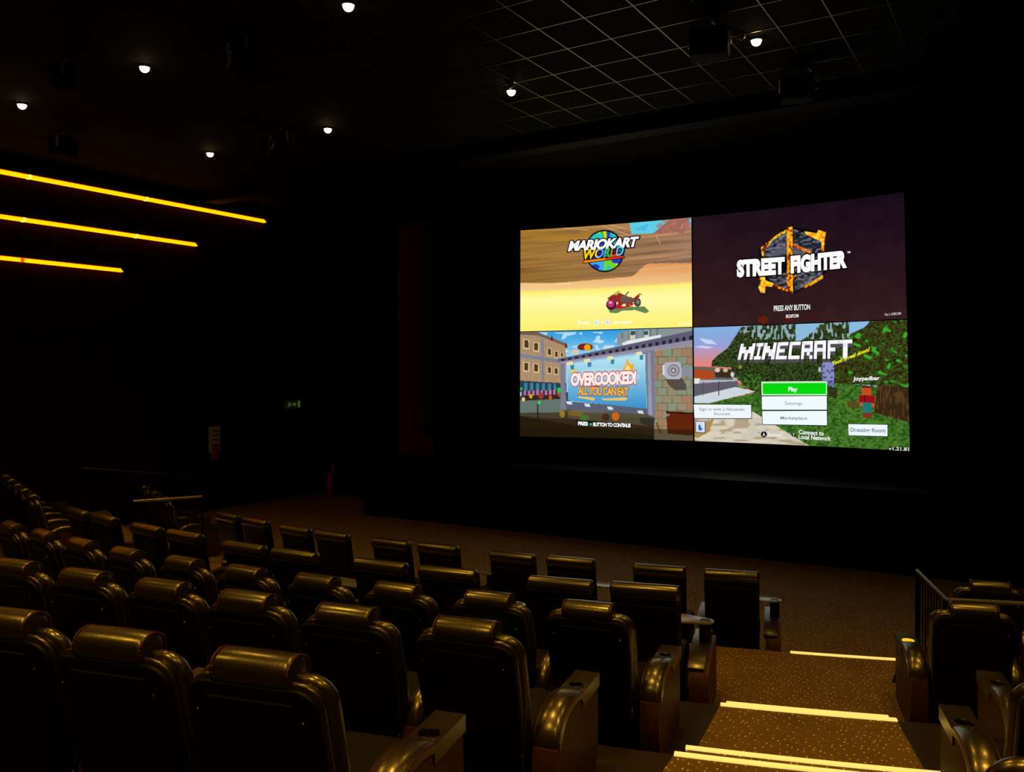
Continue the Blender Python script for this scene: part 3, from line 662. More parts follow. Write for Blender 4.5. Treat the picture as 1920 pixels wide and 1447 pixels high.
# right foliage wall
rm = p.poly([(1320, 160), (1430, 110), (1480, 55), (1850, 40), (1850, 620), (1760, 600), (1540, 580), (1200, 560), (1190, 400)])
leaf(rm, 60, (58, 52, 20), (56, 84, 26), (36, 30, 14), 15)
ln = vnoise((X + Y * .5) / 46, (Y - X * .4) / 30, 61); p.fill(rm & (ln > .74), (40, 126, 30)); p.fill(rm & (ln > .84), (64, 168, 48))
p.P([(1540, 580), (1850, 600), (1850, 890), (1760, 870), (1520, 800)], (54, 38, 20)); p.fill(p.poly([(1540, 580), (1850, 600), (1850, 890), (1760, 870), (1520, 800)]) & (vnoise(X / 10, Y / 50, 62) > .6), (86, 60, 30))
p.P([(1300, 700), (1400, 715), (1400, 770), (1310, 760)], (90, 70, 26), .8); p.P([(1150, 590), (1230, 600), (1220, 690), (1150, 660)], (50, 40, 20), .8)
p.P([(1098, 388), (1196, 384), (1196, 595), (1100, 560)], (136, 140, 196)); p.fill(p.poly([(1098, 388), (1196, 384), (1196, 595), (1100, 560)]) & (hsh(np.floor(X / 16), np.floor(Y / 18), 63) > .72), (70, 76, 130)); p.P([(1070, 430), (1090, 430), (1090, 470), (1070, 468)], (180, 190, 210)); p.P([(420, 415), (445, 412), (448, 440), (424, 440)], (150, 140, 40))
# block letters (4 or 5 cells wide, 5 high)
FN = {'M': ['10001', '11011', '11111', '10101', '10101'], 'I': ['111', '010', '010', '010', '111'], 'N': ['1001', '1101', '1111', '1011', '1001'],
      'E': ['1111', '1000', '1110', '1000', '1111'], 'C': ['1111', '1000', '1000', '1000', '1111'], 'R': ['1111', '1001', '1111', '1010', '1001'],
      'A': ['1111', '1001', '1111', '1001', '1001'], 'F': ['1111', '1000', '1110', '1000', '1000'], 'T': ['111', '010', '010', '010', '010']}
bounds = [(415, 535, 'M'), (545, 600, 'I'), (608, 712, 'N'), (722, 812, 'E'), (824, 916, 'C'), (928, 1020, 'R'), (1032, 1128, 'A'), (1142, 1225, 'F'), (1228, 1338, 'T')]
def base_y(x): return 366 - 6 * (x - 415) / 900
def top_y(x): return 236 - 30 * (x - 415) / 920
def lx(x, v): return x + (1 - v) * 26 * (1 if x < 600 else max(0, 1 - (x - 600) / 500)) + (0 if x < 900 else -(v) * 0)
def cell(x0, x1, v0, v1, col, lay, dy=0, ex=0):
    pts = []
    for x, v in ((x0 - ex, v0), (x1 + ex, v0), (x1 + ex, v1), (x0 - ex, v1)):
        pts.append((lx(x, v), top_y(x) + (base_y(x) - top_y(x)) * v + dy))
    p.shape(pts, col, lay)
for x0, x1, ch in bounds:
    rowsb = FN[ch]; nc = len(rowsb[0]); cw = (x1 - x0) / nc
    for r_, row_ in enumerate(rowsb):
        for c_, b_ in enumerate(row_):
            if b_ == '1':
                a0, a1 = x0 + cw * c_, x0 + cw * (c_ + 1)
                cell(a0, a1, r_ / 5 - .045, (r_ + 1) / 5 + .045, (16, 10, 12), 2, ex=7)
                cell(a0, a1, r_ / 5 + .1, (r_ + 1) / 5 + .20, (84, 76, 84), 3, ex=1)
                cell(a0, a1, r_ / 5, (r_ + 1) / 5 + .004, (248, 248, 250) if (r_ * 7 + c_ * 3) % 5 else (232, 234, 240), 4, ex=.5)
p.text('Took it real down!', (1180, 418), (1478, 300), 30, (232, 232, 20), 7, off=0.04, shear=0.15)
# menu
def btn(pts, col, edge=(20, 20, 22), lay=2):
    cx = sum(q[0] for q in pts) / 4; cy = sum(q[1] for q in pts) / 4
    p.shape([(cx + (x - cx) * 1.0 + (5 if x > cx else -5), y + (6 if y > cy else -4)) for x, y in pts], edge, lay)
    p.shape(pts, col, lay + 1)
btn([(610, 546), (1142, 544), (1144, 660), (614, 660)], (206, 240, 206)); p.shape([(622, 560), (1134, 558), (1136, 650), (624, 650)], (6, 214, 12), 4)
btn([(616, 668), (1142, 666), (1144, 778), (620, 778)], (240, 249, 252)); btn([(622, 790), (1144, 788), (1148, 906), (628, 898)], (240, 249, 252))
btn([(64, 732), (530, 738), (534, 848), (72, 846)], (238, 246, 250)); btn([(84, 874), (156, 876), (158, 964), (86, 960)], (216, 226, 240))
btn([(1318, 896), (1628, 900), (1630, 994), (1322, 988)], (238, 247, 250))
p.text('Play', (832, 626), (906, 626), 34, (240, 252, 240), 6, off=0.03); p.text('Settings', (806, 738), (946, 738), 26, (120, 128, 140), 6, off=0.0); p.text('Marketplace', (772, 858), (988, 860), 26, (120, 126, 136), 6, off=0.01)
p.text('Sign in with a Nintendo', (112, 782), (480, 786), 24, (120, 126, 140), 6, off=0.005); p.text('Account', (228, 820), (362, 822), 24, (120, 126, 140), 6, off=0.005)
p.shape([(104, 905), (120, 895), (128, 925), (140, 930), (132, 948), (108, 946)], (50, 110, 190), 5)
p.text('Dressing Room', (1336, 958), (1614, 962), 32, (110, 130, 160), 6, off=0.02)
p.text('Joypadbar', (1350, 540), (1560, 534), 30, (244, 248, 250), 4, off=0.03)
disc(638, 982, 25, (12, 12, 14), 2); p.text('A', (628, 996), (650, 996), 28, (236, 236, 236), 4, off=.02); p.text('Select', (668, 998), (788, 1002), 30, (230, 232, 232), 4, off=.02)
disc(880, 985, 18, (30, 36, 24), 2); p.text('Y', (872, 998), (890, 998), 26, (236, 236, 236), 4, off=.02)
p.text('Connect to', (922, 978), (1124, 990), 34, (238, 240, 238), 4, off=.03); p.text('Local Network', (920, 1018), (1182, 1032), 34, (238, 240, 238), 4, off=.03)
p.shape([(1636, 1082), (1806, 1090), (1806, 1116), (1636, 1108)], (20, 24, 12), 1)
p.text('v1.21.81', (1640, 1106), (1800, 1112), 26, (232, 232, 226), 3, off=.02)
# little block person
for q_, cc in (([(1418, 590), (1494, 594), (1496, 662), (1420, 656)], (190, 78, 34)), ([(1418, 582), (1496, 586), (1496, 600), (1418, 598)], (90, 24, 14)), ([(1400, 656), (1524, 664), (1524, 726), (1400, 718)], (150, 14, 22)),
               ([(1436, 660), (1470, 662), (1468, 716), (1438, 714)], (46, 20, 24)), ([(1404, 714), (1430, 716), (1430, 750), (1408, 748)], (190, 90, 50)), ([(1498, 722), (1522, 724), (1522, 758), (1500, 756)], (190, 90, 50)),
               ([(1430, 716), (1500, 722), (1500, 806), (1428, 802)], (34, 116, 112)), ([(1432, 802), (1504, 806), (1504, 846), (1434, 842)], (130, 50, 24)), ([(1424, 610), (1436, 612), (1436, 634), (1424, 632)], (236, 226, 220)), ([(1462, 614), (1474, 616), (1474, 638), (1462, 636)], (236, 226, 220))):
    p.shape(q_, cc, 3)
p.build('block_world_picture', 'green block world menu picture, bottom right of the screen', screen)

# ------------------------------------------------------------------ cinema recliners
def rec(z, y, z0=0.20, z1=1.0, back=0.20): return y - back * (z - z0) / (z1 - z0)
def ry(p, y0=0.20):                      # reclines an upright back: the head lies behind the hips
    return (p.x, p.y + y0 - 0.20 * (p.z - 0.20) / 0.80, p.z)
def m_base():
    bm = bmesh.new(); box(bm, -0.27, 0.27, 0.20, 0.78, 0.0, 0.24, bev=0.01); return mesh('base', bm, M['shell'])
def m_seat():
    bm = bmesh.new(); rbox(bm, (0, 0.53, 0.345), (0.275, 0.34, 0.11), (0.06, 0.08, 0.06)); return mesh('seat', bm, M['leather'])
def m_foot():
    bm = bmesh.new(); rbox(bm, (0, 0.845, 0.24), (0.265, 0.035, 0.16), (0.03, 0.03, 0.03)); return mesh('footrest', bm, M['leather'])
def m_backrest():
    bm = bmesh.new()
    def f(p):
        k = max(0.0, min(1.0, (p.z - 0.35) / 0.3)); p.x *= 0.90 + 0.10 * k
        return ry(p)
    rbox(bm, (0, 0.022, 0.662), (0.303, 0.058, 0.367), (0.105, 0.056, 0.105), na=6, ns=4, fn=f)
    return mesh('backrest', bm, M['leather_arm'])
def m_wrap():                             # second, thinner roll around the back edge
    bm = bmesh.new()
    def f(p):
        k = max(0.0, min(1.0, (p.z - 0.35) / 0.3)); p.x *= 0.90 + 0.10 * k
        return ry(p)
    rbox(bm, (0, -0.048, 0.635), (0.286, 0.030, 0.385), (0.100, 0.029, 0.095), na=6, ns=4, fn=f)
    return mesh('back_edge_roll', bm, M['leather_arm'])
def m_shell():
    bm = bmesh.new()
    def f(p):
        k = max(0.0, min(1.0, (p.z - 0.35) / 0.3)); p.x *= 0.90 + 0.10 * k
        return ry(p)
    rbox(bm, (0, -0.064, 0.612), (0.281, 0.031, 0.385), (0.090, 0.012, 0.090), na=4, ns=4, fn=f)
    return mesh('back_shell', bm, M['shell'])
def m_head():
    bm = bmesh.new()
    def f(p):
        t = 1 - (p.x / 0.18) ** 2 * 0.04
        return (p.x, p.y, 1.035 + (p.z - 1.035) * t)
    rbox(bm, (0, -0.010, 1.035), (0.174, 0.080, 0.070), (0.028, 0.079, 0.069), na=6, ns=3, fn=f)
    return mesh('headrest', bm, M['leather_arm'])
def m_headpipe(sx):
    bm = bmesh.new(); P = []
    for k in range(25):
        a = 2 * PI * k / 24
        P.append((sx * 0.163, -0.010 + 0.0755 * math.cos(a), 1.035 + 0.0655 * math.sin(a)))
    tube(bm, P, 0.0045, seg=6, cap=False); return mesh('piping', bm, M['piping'])
def m_seam():
    bm = bmesh.new()
    box(bm, -0.18, 0.18, -0.006, 0.004, 0.938, 0.945)
    for v in bm.verts: v.co.y += -0.092 + 0.20 - 0.20 * (v.co.z - 0.20) / 0.80
    return mesh('seam', bm, M['seam'], smooth=False)
def m_screw(sx):
    bm = bmesh.new(); rbox(bm, (sx * 0.225, -0.078, 0.885), (0.006, 0.006, 0.006), (0.006, 0.006, 0.006), na=2)
    return mesh('screw', bm, M['chrome'])
ARC = [(0.545, 0.583), (0.48, 0.596), (0.40, 0.603), (0.32, 0.597), (0.25, 0.580), (0.19, 0.552), (0.145, 0.515), (0.115, 0.470)]
def arm_profile():
    return [(0.80, 0.0), (0.865, 0.08), (0.872, 0.30), (0.868, 0.502), (0.54, 0.502), (0.54, 0.553)] + [(y, z - 0.03) for y, z in ARC] + \
           [(0.085, 0.44), (0.065, 0.36), (0.070, 0.25), (0.10, 0.13), (0.16, 0.03), (0.20, 0.0)]
def m_arm(x0, x1):
    bm = bmesh.new(); prism(bm, arm_profile(), x0, x1, bev=0.008); return mesh('armrest', bm, M['side'])
def m_armtop(x0, x1):
    """flat front of the arm with a sunk round cup holder"""
    bm = bmesh.new(); x0, x1, y0, y1 = x0 - 0.004, x1 + 0.004, 0.535, 0.878
    xc, yc, r, n = (x0 + x1) / 2, 0.64, 0.043 if x1 - x0 > 0.12 else 0.034, 32
    O, I, D, OB = [], [], [], []
    for k in range(n):
        a = 2 * PI * k / n + PI / n; c_, s_ = math.cos(a), math.sin(a)
        tx = ((x1 - xc) if c_ > 0 else (x0 - xc)) / c_ if abs(c_) > 1e-6 else 9
        ty = ((y1 - yc) if s_ > 0 else (y0 - yc)) / s_ if abs(s_) > 1e-6 else 9
        t = min(tx, ty); ox, oy = xc + c_ * t, yc + s_ * t
        O.append([ox, oy]); I.append((xc + c_ * r, yc + s_ * r))
    for cx in (x0, x1):
        for cy in (y0, y1):
            j = min(range(n), key=lambda k: math.hypot(O[k][0] - cx, O[k][1] - cy)); O[j] = [cx, cy]
    vo = [bm.verts.new((x, y, 0.578)) for x, y in O]; vi = [bm.verts.new((x, y, 0.578)) for x, y in I]
    vd = [bm.verts.new((x, y, 0.515)) for x, y in I]; vb = [bm.verts.new((x, y, 0.500)) for x, y in O]
    for k in range(n):
        j = (k + 1) % n
        bm.faces.new((vo[k], vo[j], vi[j], vi[k])); bm.faces.new((vi[k], vi[j], vd[j], vd[k])).material_index = 1
        bm.faces.new((vo[j], vo[k], vb[k], vb[j]))
    bm.faces.new(vd).material_index = 1; bm.faces.new(vb[::-1])
    return mesh('arm_top', bm, M['leather_arm'], M['hole'])
def m_pad(x0, x1):
    bm = bmesh.new(); n = len(ARC); sec = 9; R = []
    xc, hw = (x0 + x1) / 2, (x1 - x0) / 2 + 0.004
    A = ARC + [(0.105, 0.435)]
    for i, (y, z) in enumerate(A):
        a = A[max(0, i - 1)]; b = A[min(len(A) - 1, i + 1)]
        d = Vector((b[0] - a[0], b[1] - a[1])).normalized(); nrm = Vector((d.y, -d.x))
        if nrm.y < 0 and i < 5: nrm = -nrm
        if i >= 5 and nrm.x > 0: nrm = -nrm
        bulge = 0.020 * math.sin(PI * min(1, (i + 0.6) / (len(A) - 0.4)))
        ring = []
        for k in range(sec + 1):
            u = -1 + 2 * k / sec
            h = bulge * (1 - u * u) + 0.012 * (1 - u ** 6)
            ring.append(bm.verts.new((xc + hw * u, y + nrm.x * h, z + nrm.y * h)))
        for u in (1, -1):
            ring.append(bm.verts.new((xc + hw * u, y - nrm.x * 0.034, z - nrm.y * 0.034)))
        R.append(ring)
    m = len(R[0])
    for a, b in zip(R, R[1:]):
        for k in range(m): bm.faces.new((a[k], a[(k + 1) % m], b[(k + 1) % m], b[k]))
    bm.faces.new(R[0][::-1]); bm.faces.new(R[-1])
    return mesh('arm_pad', bm, M['leather_arm'])
def m_padpipe(x):
    bm = bmesh.new(); tube(bm, [(x, y, z + 0.001) for y, z in ARC], 0.0045, seg=6); return mesh('piping', bm, M['piping'])
def m_hole(x, y=0.64, z=0.578, r=0.041):
    bm = bmesh.new(); lathe(bm, [(r, 0.0), (r, 0.0022), (r * .2, 0.0022)], c=(x, y, z)); return mesh('cup_hole', bm, M['hole'])
def m_ring(x, y=0.64, z=0.578, r=0.044, lit=False):
    bm = bmesh.new(); P = [(x + r * math.cos(2 * PI * k / 28), y + r * math.sin(2 * PI * k / 28), z + 0.002) for k in range(29)]
    tube(bm, P, 0.004, seg=6, cap=False)
    if lit: lathe(bm, [(r, 0.0), (r, 0.0035), (r * .1, 0.0035)], c=(x, y, z))
    return mesh('cup_ring', bm, M['cupglow'] if lit else M['chrome'])
def m_clip(x):
    bm = bmesh.new(); box(bm, x - 0.010, x + 0.005, 0.526, 0.536, 0.535, 0.581, bev=0.003); return mesh('clip', bm, M['chrome'])
def m_bolt(x):
    bm = bmesh.new(); box(bm, x - 0.006, x + 0.006, 0.062, 0.072, 0.30, 0.40, bev=0.003)
    return mesh('hinge_plate', bm, M['chrome'])
MC = {}
def get(key, fn, *a):
    if key not in MC: MC[key] = fn(*a)
    return MC[key]
def add_arm(t, x0, x1, key, lit=False, detail=True):
    sgn = 1 if x0 > 0 else -1
    a, b = (x0, x1) if x0 < x1 else (x1, x0); xc = (a + b) / 2; w_ = b - a
    r = 0.043 if w_ > 0.12 else 0.034
    o = link('armrest', get('arm' + key, m_arm, a + 0.004, b - 0.004), t)
    p = link('arm_pad', get('pad' + key, m_pad, a, b), o)
    link('arm_top', get('top' + key, m_armtop, a, b), o)
    if detail: link('clip', get('clip' + key, m_clip, b), o)
    if detail:
        link('piping', get('pp0' + key, m_padpipe, a), o); link('piping', get('pp1' + key, m_padpipe, b), o)
        link('cup_ring', get('ring' + key + str(lit), m_ring, xc, 0.64, 0.578, r + .003, lit), o)
def recliner(pos, z, rz, label, group, arms='m', lit=False, detail=True):
    t = thing('recliner_chair', label, 'cinema seat', (pos[0], pos[1], z), rz, group)
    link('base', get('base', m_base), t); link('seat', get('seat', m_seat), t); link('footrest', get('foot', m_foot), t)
    b = link('backrest', get('back', m_backrest), t)
    link('back_edge_roll', get('wrap', m_wrap), b)
    s = link('back_shell', get('shell', m_shell), t)
    h = link('headrest', get('head', m_head), t)
    if detail:
        link('seam', get('seam', m_seam), s)
        for sx in (-1, 1):
            link('piping', get('hp%d' % sx, m_headpipe, sx), h)
            link('screw', get('sc%d' % sx, m_screw, sx), s)
        link('hinge_plate', get('bolt', m_bolt, 0.27), s)
    if 'm' in arms: add_arm(t, 0.283, 0.372, 'mid', detail=detail)
    if 'e' in arms: add_arm(t, 0.315, 0.455, 'end', detail=detail)
    if 'w' in arms: add_arm(t, -0.425, -0.285, 'west', lit, detail)
    return t
ORD = ['first', 'second', 'third', 'fourth', 'fifth', 'sixth', 'seventh', 'eighth', 'ninth', 'tenth', 'eleventh']
def row_slope(row, i):
    a, b = row[max(0, i - 1)], row[min(len(row) - 1, i + 1)]
    return math.atan2(a[1] - b[1], a[0] - b[0])
def rec_row(row, z, q, lab, group, detail=True, turn=0.0):
    for i, p in enumerate(row):
        sl = math.atan(2 * q[0] * p[0] + q[1]) + math.radians(turn)
        recliner(p, z, sl, lab % ORD[i], group, 'e' if i == 0 else 'm', detail=detail)
qC, qD, qE = np.polyfit(*zip(*ROW_C), 2), np.polyfit(*zip(*ROW_D), 2), np.array([0.0, 0.15, 0.0])
rec_row(ROW_E, LV['E'], qE, 'black leather recliner with rolled headrest, %s from the aisle in the nearest row', 'recliners in the nearest row', turn=4.5)
rec_row(ROW_D, LV['D'], qD, 'black leather recliner with rolled headrest, %s from the aisle in the second nearest row', 'recliners in the second nearest row', turn=1.5)
rec_row(ROW_C, LV['C'], qC, 'black leather recliner with rolled headrest, %s from the aisle in the third nearest row', 'recliners in the third nearest row', turn=-3.5)
for i, p in enumerate(WING_B):
    recliner(p, LV['B'], math.radians(-21), 'distant recliner in a steep line by the far left wall, %s from its near end' % ORD[i],
             'recliners angled along the far left side', 'm', detail=False)
for i, p in enumerate(WING_A):
    recliner(p, LV['A'], math.radians(-23), 'barely lit recliner beside the far left guard rail, %s from the right' % ORD[i],
             'recliners beside the far left guard rail', 'm', detail=False)
R15 = math.radians(15)
GR = 'recliners right of the aisle'
recliner((-0.39, 7.33), LV['B'], R15, 'black recliner right of the aisle with a lit yellow cup holder on its arm', GR, 'wm', lit=True)
recliner((-0.346, 9.042), LV['AR'], math.radians(14), 'farthest recliner right of the aisle, behind the guard rail', GR, 'wm')
recliner((0.318, 5.81), LV['C'], R15, 'recliner at the right frame edge of which only the cup holder arm shows', GR, 'wm')
recliner((0.215, 4.32), LV['D'], R15, 'recliner at lower right with broad glossy arm and shoulder cut by the frame', GR, 'wm')
recliner((0.18, 2.82), LV['E'], R15, 'recliner whose rounded shoulder peeks in at the bottom right corner', GR, 'm')

# ------------------------------------------------------------------ straight-backed seats of the two front rows
def m_sqback():
    bm = bmesh.new()
    rbox(bm, (0, 0.01, 0.62), (0.287, 0.062, 0.505), (0.035, 0.04, 0.04), na=4, ns=3,
         fn=lambda p: (p.x * (0.95 + 0.05 * min(1, p.z)), p.y + 0.16 - 0.16 * (p.z - 0.2) / 0.9, p.z))
    return mesh('backrest', bm, M['shell'])
def m_sqtop():
    bm = bmesh.new()
    rbox(bm, (0, 0.0, 1.075), (0.290, 0.070, 0.066), (0.030, 0.066, 0.062), na=6, ns=2)
    return mesh('headrest', bm, M['leather_arm'])
def m_sqseam():
    bm = bmesh.new(); box(bm, -0.255, 0.255, -0.0545, -0.046, 0.955, 0.965)
    for v in bm.verts: v.co.y += 0.16 - 0.16 * (v.co.z - 0.2) / 0.9
    return mesh('seam', bm, M['seam'], smooth=False)
SQP = [(0.80, 0.0), (0.86, 0.05), (0.862, 0.535), (0.80, 0.548), (0.50, 0.530), (0.30, 0.500), (0.17, 0.460), (0.13, 0.43), (0.10, 0.30), (0.12, 0.12), (0.20, 0.0)]
def m_sqarm(x0, x1):
    bm = bmesh.new(); prism(bm, [(y, z - 0.035 if z > 0.4 else z) for y, z in SQP], x0, x1, bev=0.006); return mesh('armrest', bm, M['side'])
def m_sqpad(x0, x1):
    bm = bmesh.new()
    top = [(0.84, 0.552), (0.66, 0.548), (0.50, 0.535), (0.30, 0.503), (0.17, 0.462), (0.135, 0.435)]
    prism(bm, top + [(y + .004, z - 0.035) for y, z in top[::-1]], x0, x1, bev=0.007); return mesh('arm_pad', bm, M['leather_arm'])
def m_tray():
    bm = bmesh.new(); pts = []
    for k in range(13):
        a = -PI / 2 + PI * k / 12 * 1.0
        pts.append((0.435 + 0.075 * math.cos(a), 0.55 + 0.075 * math.sin(a)))
    pts += [(0.26, 0.70), (-0.02, 0.72), (-0.04, 0.69), (-0.04, 0.50), (-0.01, 0.47), (0.26, 0.455)]
    prism(bm, pts, 0.700, 0.716, bev=0.004, axis='z'); return mesh('tray_table', bm, M['tray'])
def m_traypost():
    bm = bmesh.new(); box(bm, 0.385, 0.485, 0.50, 0.60, 0.52, 0.701, bev=0.02); return mesh('tray_post', bm, M['shell'])
def straight(pos, z, rz, label, group, right, arm_left, tray):
    t = thing('straight_back_chair', label, 'cinema seat', (pos[0], pos[1], z), rz, group)
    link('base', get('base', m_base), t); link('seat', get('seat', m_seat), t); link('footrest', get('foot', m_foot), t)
    b = link('backrest', get('sqb', m_sqback), t); link('seam', get('sqs', m_sqseam), b)
    link('headrest', get('sqt', m_sqtop), t)
    if right:
        a = link('armrest', get('sqaR', m_sqarm, 0.345, 0.505), t); link('arm_pad', get('sqpR', m_sqpad, 0.325, 0.470), a)
    if arm_left:
        a = link('armrest', get('sqaL', m_sqarm, -0.39, -0.31), t); link('arm_pad', get('sqpL', m_sqpad, -0.392, -0.308), a)
    if tray:
        p = link('tray_post', get('tp', m_traypost), t)
        tr = link('tray_table', get('tr', m_tray), t)
        link('cup_hole', get('trh', m_hole, 0.435, 0.55, 0.716, 0.042), tr)
        link('cup_ring', get('trr', m_ring, 0.435, 0.55, 0.716, 0.047), tr)
for nm, row, z in (('front', ROW_A, LV['A']), ('second', ROW_B, LV['B'])):
    for i, p in enumerate(row):
        pr = i // 2
        mid = ((row[pr * 2][0] - row[pr * 2 + 1][0]), (row[pr * 2][1] - row[pr * 2 + 1][1]))
        q = np.polyfit(*zip(*row), 2); sl = math.atan(2 * q[0] * p[0] + q[1])
        side = 'right' if i % 2 == 0 else 'left'
        straight(p, z, sl, 'square-topped black seat, %s half of the %s pair from the aisle, %s row' % (side, ORD[pr], 'farthest' if nm == 'front' else 'second farthest'),
                 'paired square-topped seats in the %s row' % ('farthest' if nm == 'front' else 'second farthest'), i % 2 == 0, True, i % 2 == 0)

# ------------------------------------------------------------------ ceiling downlights
XS = [-13.18, -10.19, -6.55, -2.97, 0.65, 4.2]
YS = [10.67, 7.20, 3.75, 0.20]
YW = {10.67: 0.10, 7.20: 0.55, 3.75: 0.9, 0.20: 1.15}
def m_dl():
    bm = bmesh.new(); lathe(bm, [(0.105, 0.0), (0.105, -0.012), (0.085, -0.03), (0.072, -0.03), (0.066, 0.0)], cap=False); return mesh('trim_ring', bm, M['black'])
def m_lens():
    bm = bmesh.new(); lathe(bm, [(0.066, -0.004)] + [(0.062 * math.cos(a * PI / 16), -0.03 - 0.062 * math.sin(a * PI / 16)) for a in range(8)] + [(0.003, -0.0922)]); return mesh('lamp_lens', bm, M['lamp'])
DLN = {(-13.18, 10.67): 'leftmost bright downlight of the farthest ceiling row', (-10.19, 10.67): 'second downlight from the left in the farthest ceiling row',
       (-6.55, 10.67): 'bright downlight in the ceiling grid left of centre, below a small sensor', (-2.97, 10.67): 'bright downlight in the ceiling grid high above the screen right half',
       (-13.18, 7.20): 'leftmost downlight near the left frame edge, nearer ceiling row', (-10.19, 7.20): 'middle downlight of the nearer visible ceiling row',
       (-6.55, 7.20): 'downlight at the very top edge of the frame left of centre'}
for y in YS:
    for x in XS:
        if (x, y) in DLN:
            t = thing('downlight', DLN[(x, y)], 'ceiling light', (x, y, ZC - 0.008), 0, 'round ceiling downlights')
            link('trim_ring', get('dl', m_dl), t); link('lamp_lens', get('lens', m_lens), t)
        else:
            t = thing('downlight', 'unseen ceiling downlight behind or beside the camera view', 'ceiling light', (x, y, ZC - 0.008), 0, 'downlights outside the frame')
            link('lamp_lens', get('lens', m_lens), t)
        l = bpy.data.lights.new('downlight_beam', 'SPOT'); l.energy = LAMP_W * YW[y]; l.color = LAMP_COL
        l.spot_size = math.radians(100); l.spot_blend = 1.0; l.shadow_soft_size = 0.06
        o = bpy.data.objects.new('downlight_beam', l); C.objects.link(o); o.parent = t; o.location = (0, 0, -0.11)

# small unlit ceiling fittings
def m_dome():
    bm = bmesh.new(); lathe(bm, [(0.055, 0.0), (0.055, -0.02), (0.045, -0.05), (0.02, -0.07), (0.004, -0.073)]); return mesh('smoke_detector', bm, M['cdome'])
M['cdome'] = mat('grey_plastic', (0.10, 0.09, 0.08), 0.3, spec=0.6)
for x, y, lb in ((-6.42, 10.43, 'small round sensor on the ceiling just above the centre downlight'), (-3.09, 10.43, 'small round sensor beside the right ceiling downlight')):
    tag(link('smoke_detector', get('dome', m_dome), None, (x, y, ZC - 0.008)), lb, 'sensor', 'small ceiling sensors')
def m_spbox():
    bm = bmesh.new(); box(bm, -0.22, 0.22, -0.16, 0.16, -0.42, -0.10, bev=0.015); return mesh('cabinet', bm, M['black'])
def m_spyoke():
    bm = bmesh.new(); tube(bm, [(0, 0, 0), (0, 0, -0.12)], 0.02); box(bm, -0.25, 0.25, -0.02, 0.02, -0.13, -0.115)
    for s in (-1, 1): box(bm, s * 0.24 - 0.008, s * 0.24 + 0.008, -0.02, 0.02, -0.28, -0.12)
    return mesh('bracket', bm, M['rail'])
def m_spcone():
    bm = bmesh.new(); 
    P = [(0.10 * math.cos(2 * PI * k / 24), 0.162, -0.26 + 0.10 * math.sin(2 * PI * k / 24)) for k in range(25)]
    tube(bm, P, 0.008, cap=False); return mesh('driver_ring', bm, M['chrome'])
for i, (x, y, rz, lb) in enumerate(((-3.30, 9.87, 0.2, 'black box hanging from the ceiling left of the right downlight'), (-2.80, 12.10, 0.2, 'black box under the ceiling edge above the screen right half'),
        (-8.2, 7.14, 2.6, 'hanging ceiling speaker catching a tan glint near the top edge'), (-10.84, 6.51, 2.4, 'hanging ceiling speaker near the upper left corner'),
        (-10.85, 10.24, 2.8, 'hanging ceiling speaker between the two farthest left downlights'), (-14.2, 8.45, 2.2, 'hanging ceiling speaker above the left wall light lines'))):
    t = thing('ceiling_speaker', lb, 'speaker', (x, y, ZC - 0.008), rz, 'speakers hung from the ceiling')
    link('cabinet', get('spb', m_spbox), t); link('bracket', get('spy', m_spyoke), t)
    if i > 1: link('driver_ring', get('spc', m_spcone), t)

# ------------------------------------------------------------------ amber light lines on the left wall
def led_line(z, y1, joints, label, dark=None):
    t = thing('wall_light_strip', label, 'wall light', (XL, y1, z), 0, 'amber light lines on the left wall')
    y0 = 1.0
    bm = bmesh.new(); box(bm, 0.0, 0.10, y0 - y1, -0.01, -0.02, 0.20, bev=0.004); link('housing', mesh('housing', bm, M['wall_left'], smooth=False), t)
    js = [y0] + sorted(joints) + [y1]
    for a, b in zip(js, js[1:]):
        bm = bmesh.new()
        A = [bm.verts.new((0.004 + xx, a - y1 + 0.03, zz)) for xx, zz in ((0, -0.022), (0.098, -0.022), (0.098, -0.085), (0.0, -0.085))]
        e = 0.0 if b != y1 else -0.06
        B = [bm.verts.new((0.004 + xx, b - y1 - (0.03 if b != y1 else 0), zz)) for xx, zz in ((0, -0.022), (0.098, -0.022), (0.098, -0.085), (0.0, -0.085))]
        if b == y1:
            B[0].co.y += e; B[1].co.y += e
        bm.faces.new(A[::-1]); bm.faces.new(B)
        for k in range(4): bm.faces.new((A[k], A[(k + 1) % 4], B[(k + 1) % 4], B[k]))
        link('diffuser', mesh('diffuser', bm, M['led'], smooth=False), t)
        bm = bmesh.new(); box(bm, 0.002, 0.106, a - y1 + 0.03, b - y1 - (0.03 if b != y1 else 0.05), -0.021, -0.013)
        link('edge_glow_strip', mesh('edge_glow_strip', bm, M['led_red'], smooth=False), t)
    for j in joints:
        bm = bmesh.new(); box(bm, 0.0, 0.110, j - y1 - 0.03, j - y1 + 0.03, -0.094, -0.012, bev=0.006)
        link('joint_cap', mesh('joint_cap', bm, M['led_red'] if dark == j else M['led_joint'], smooth=False), t)
led_line(EYE + 3.78, 14.96, [9.09, 11.61, 6.57, 4.05], 'top and longest amber light line on the left wall')
led_line(EYE + 2.945, 12.90, [8.97, 11.36, 6.6, 4.2], 'middle amber light line on the left wall')
led_line(EYE + 2.175, 11.02, [8.92, 6.4, 3.9], 'lowest and shortest amber light line on the left wall, with one dark joint', dark=8.92)

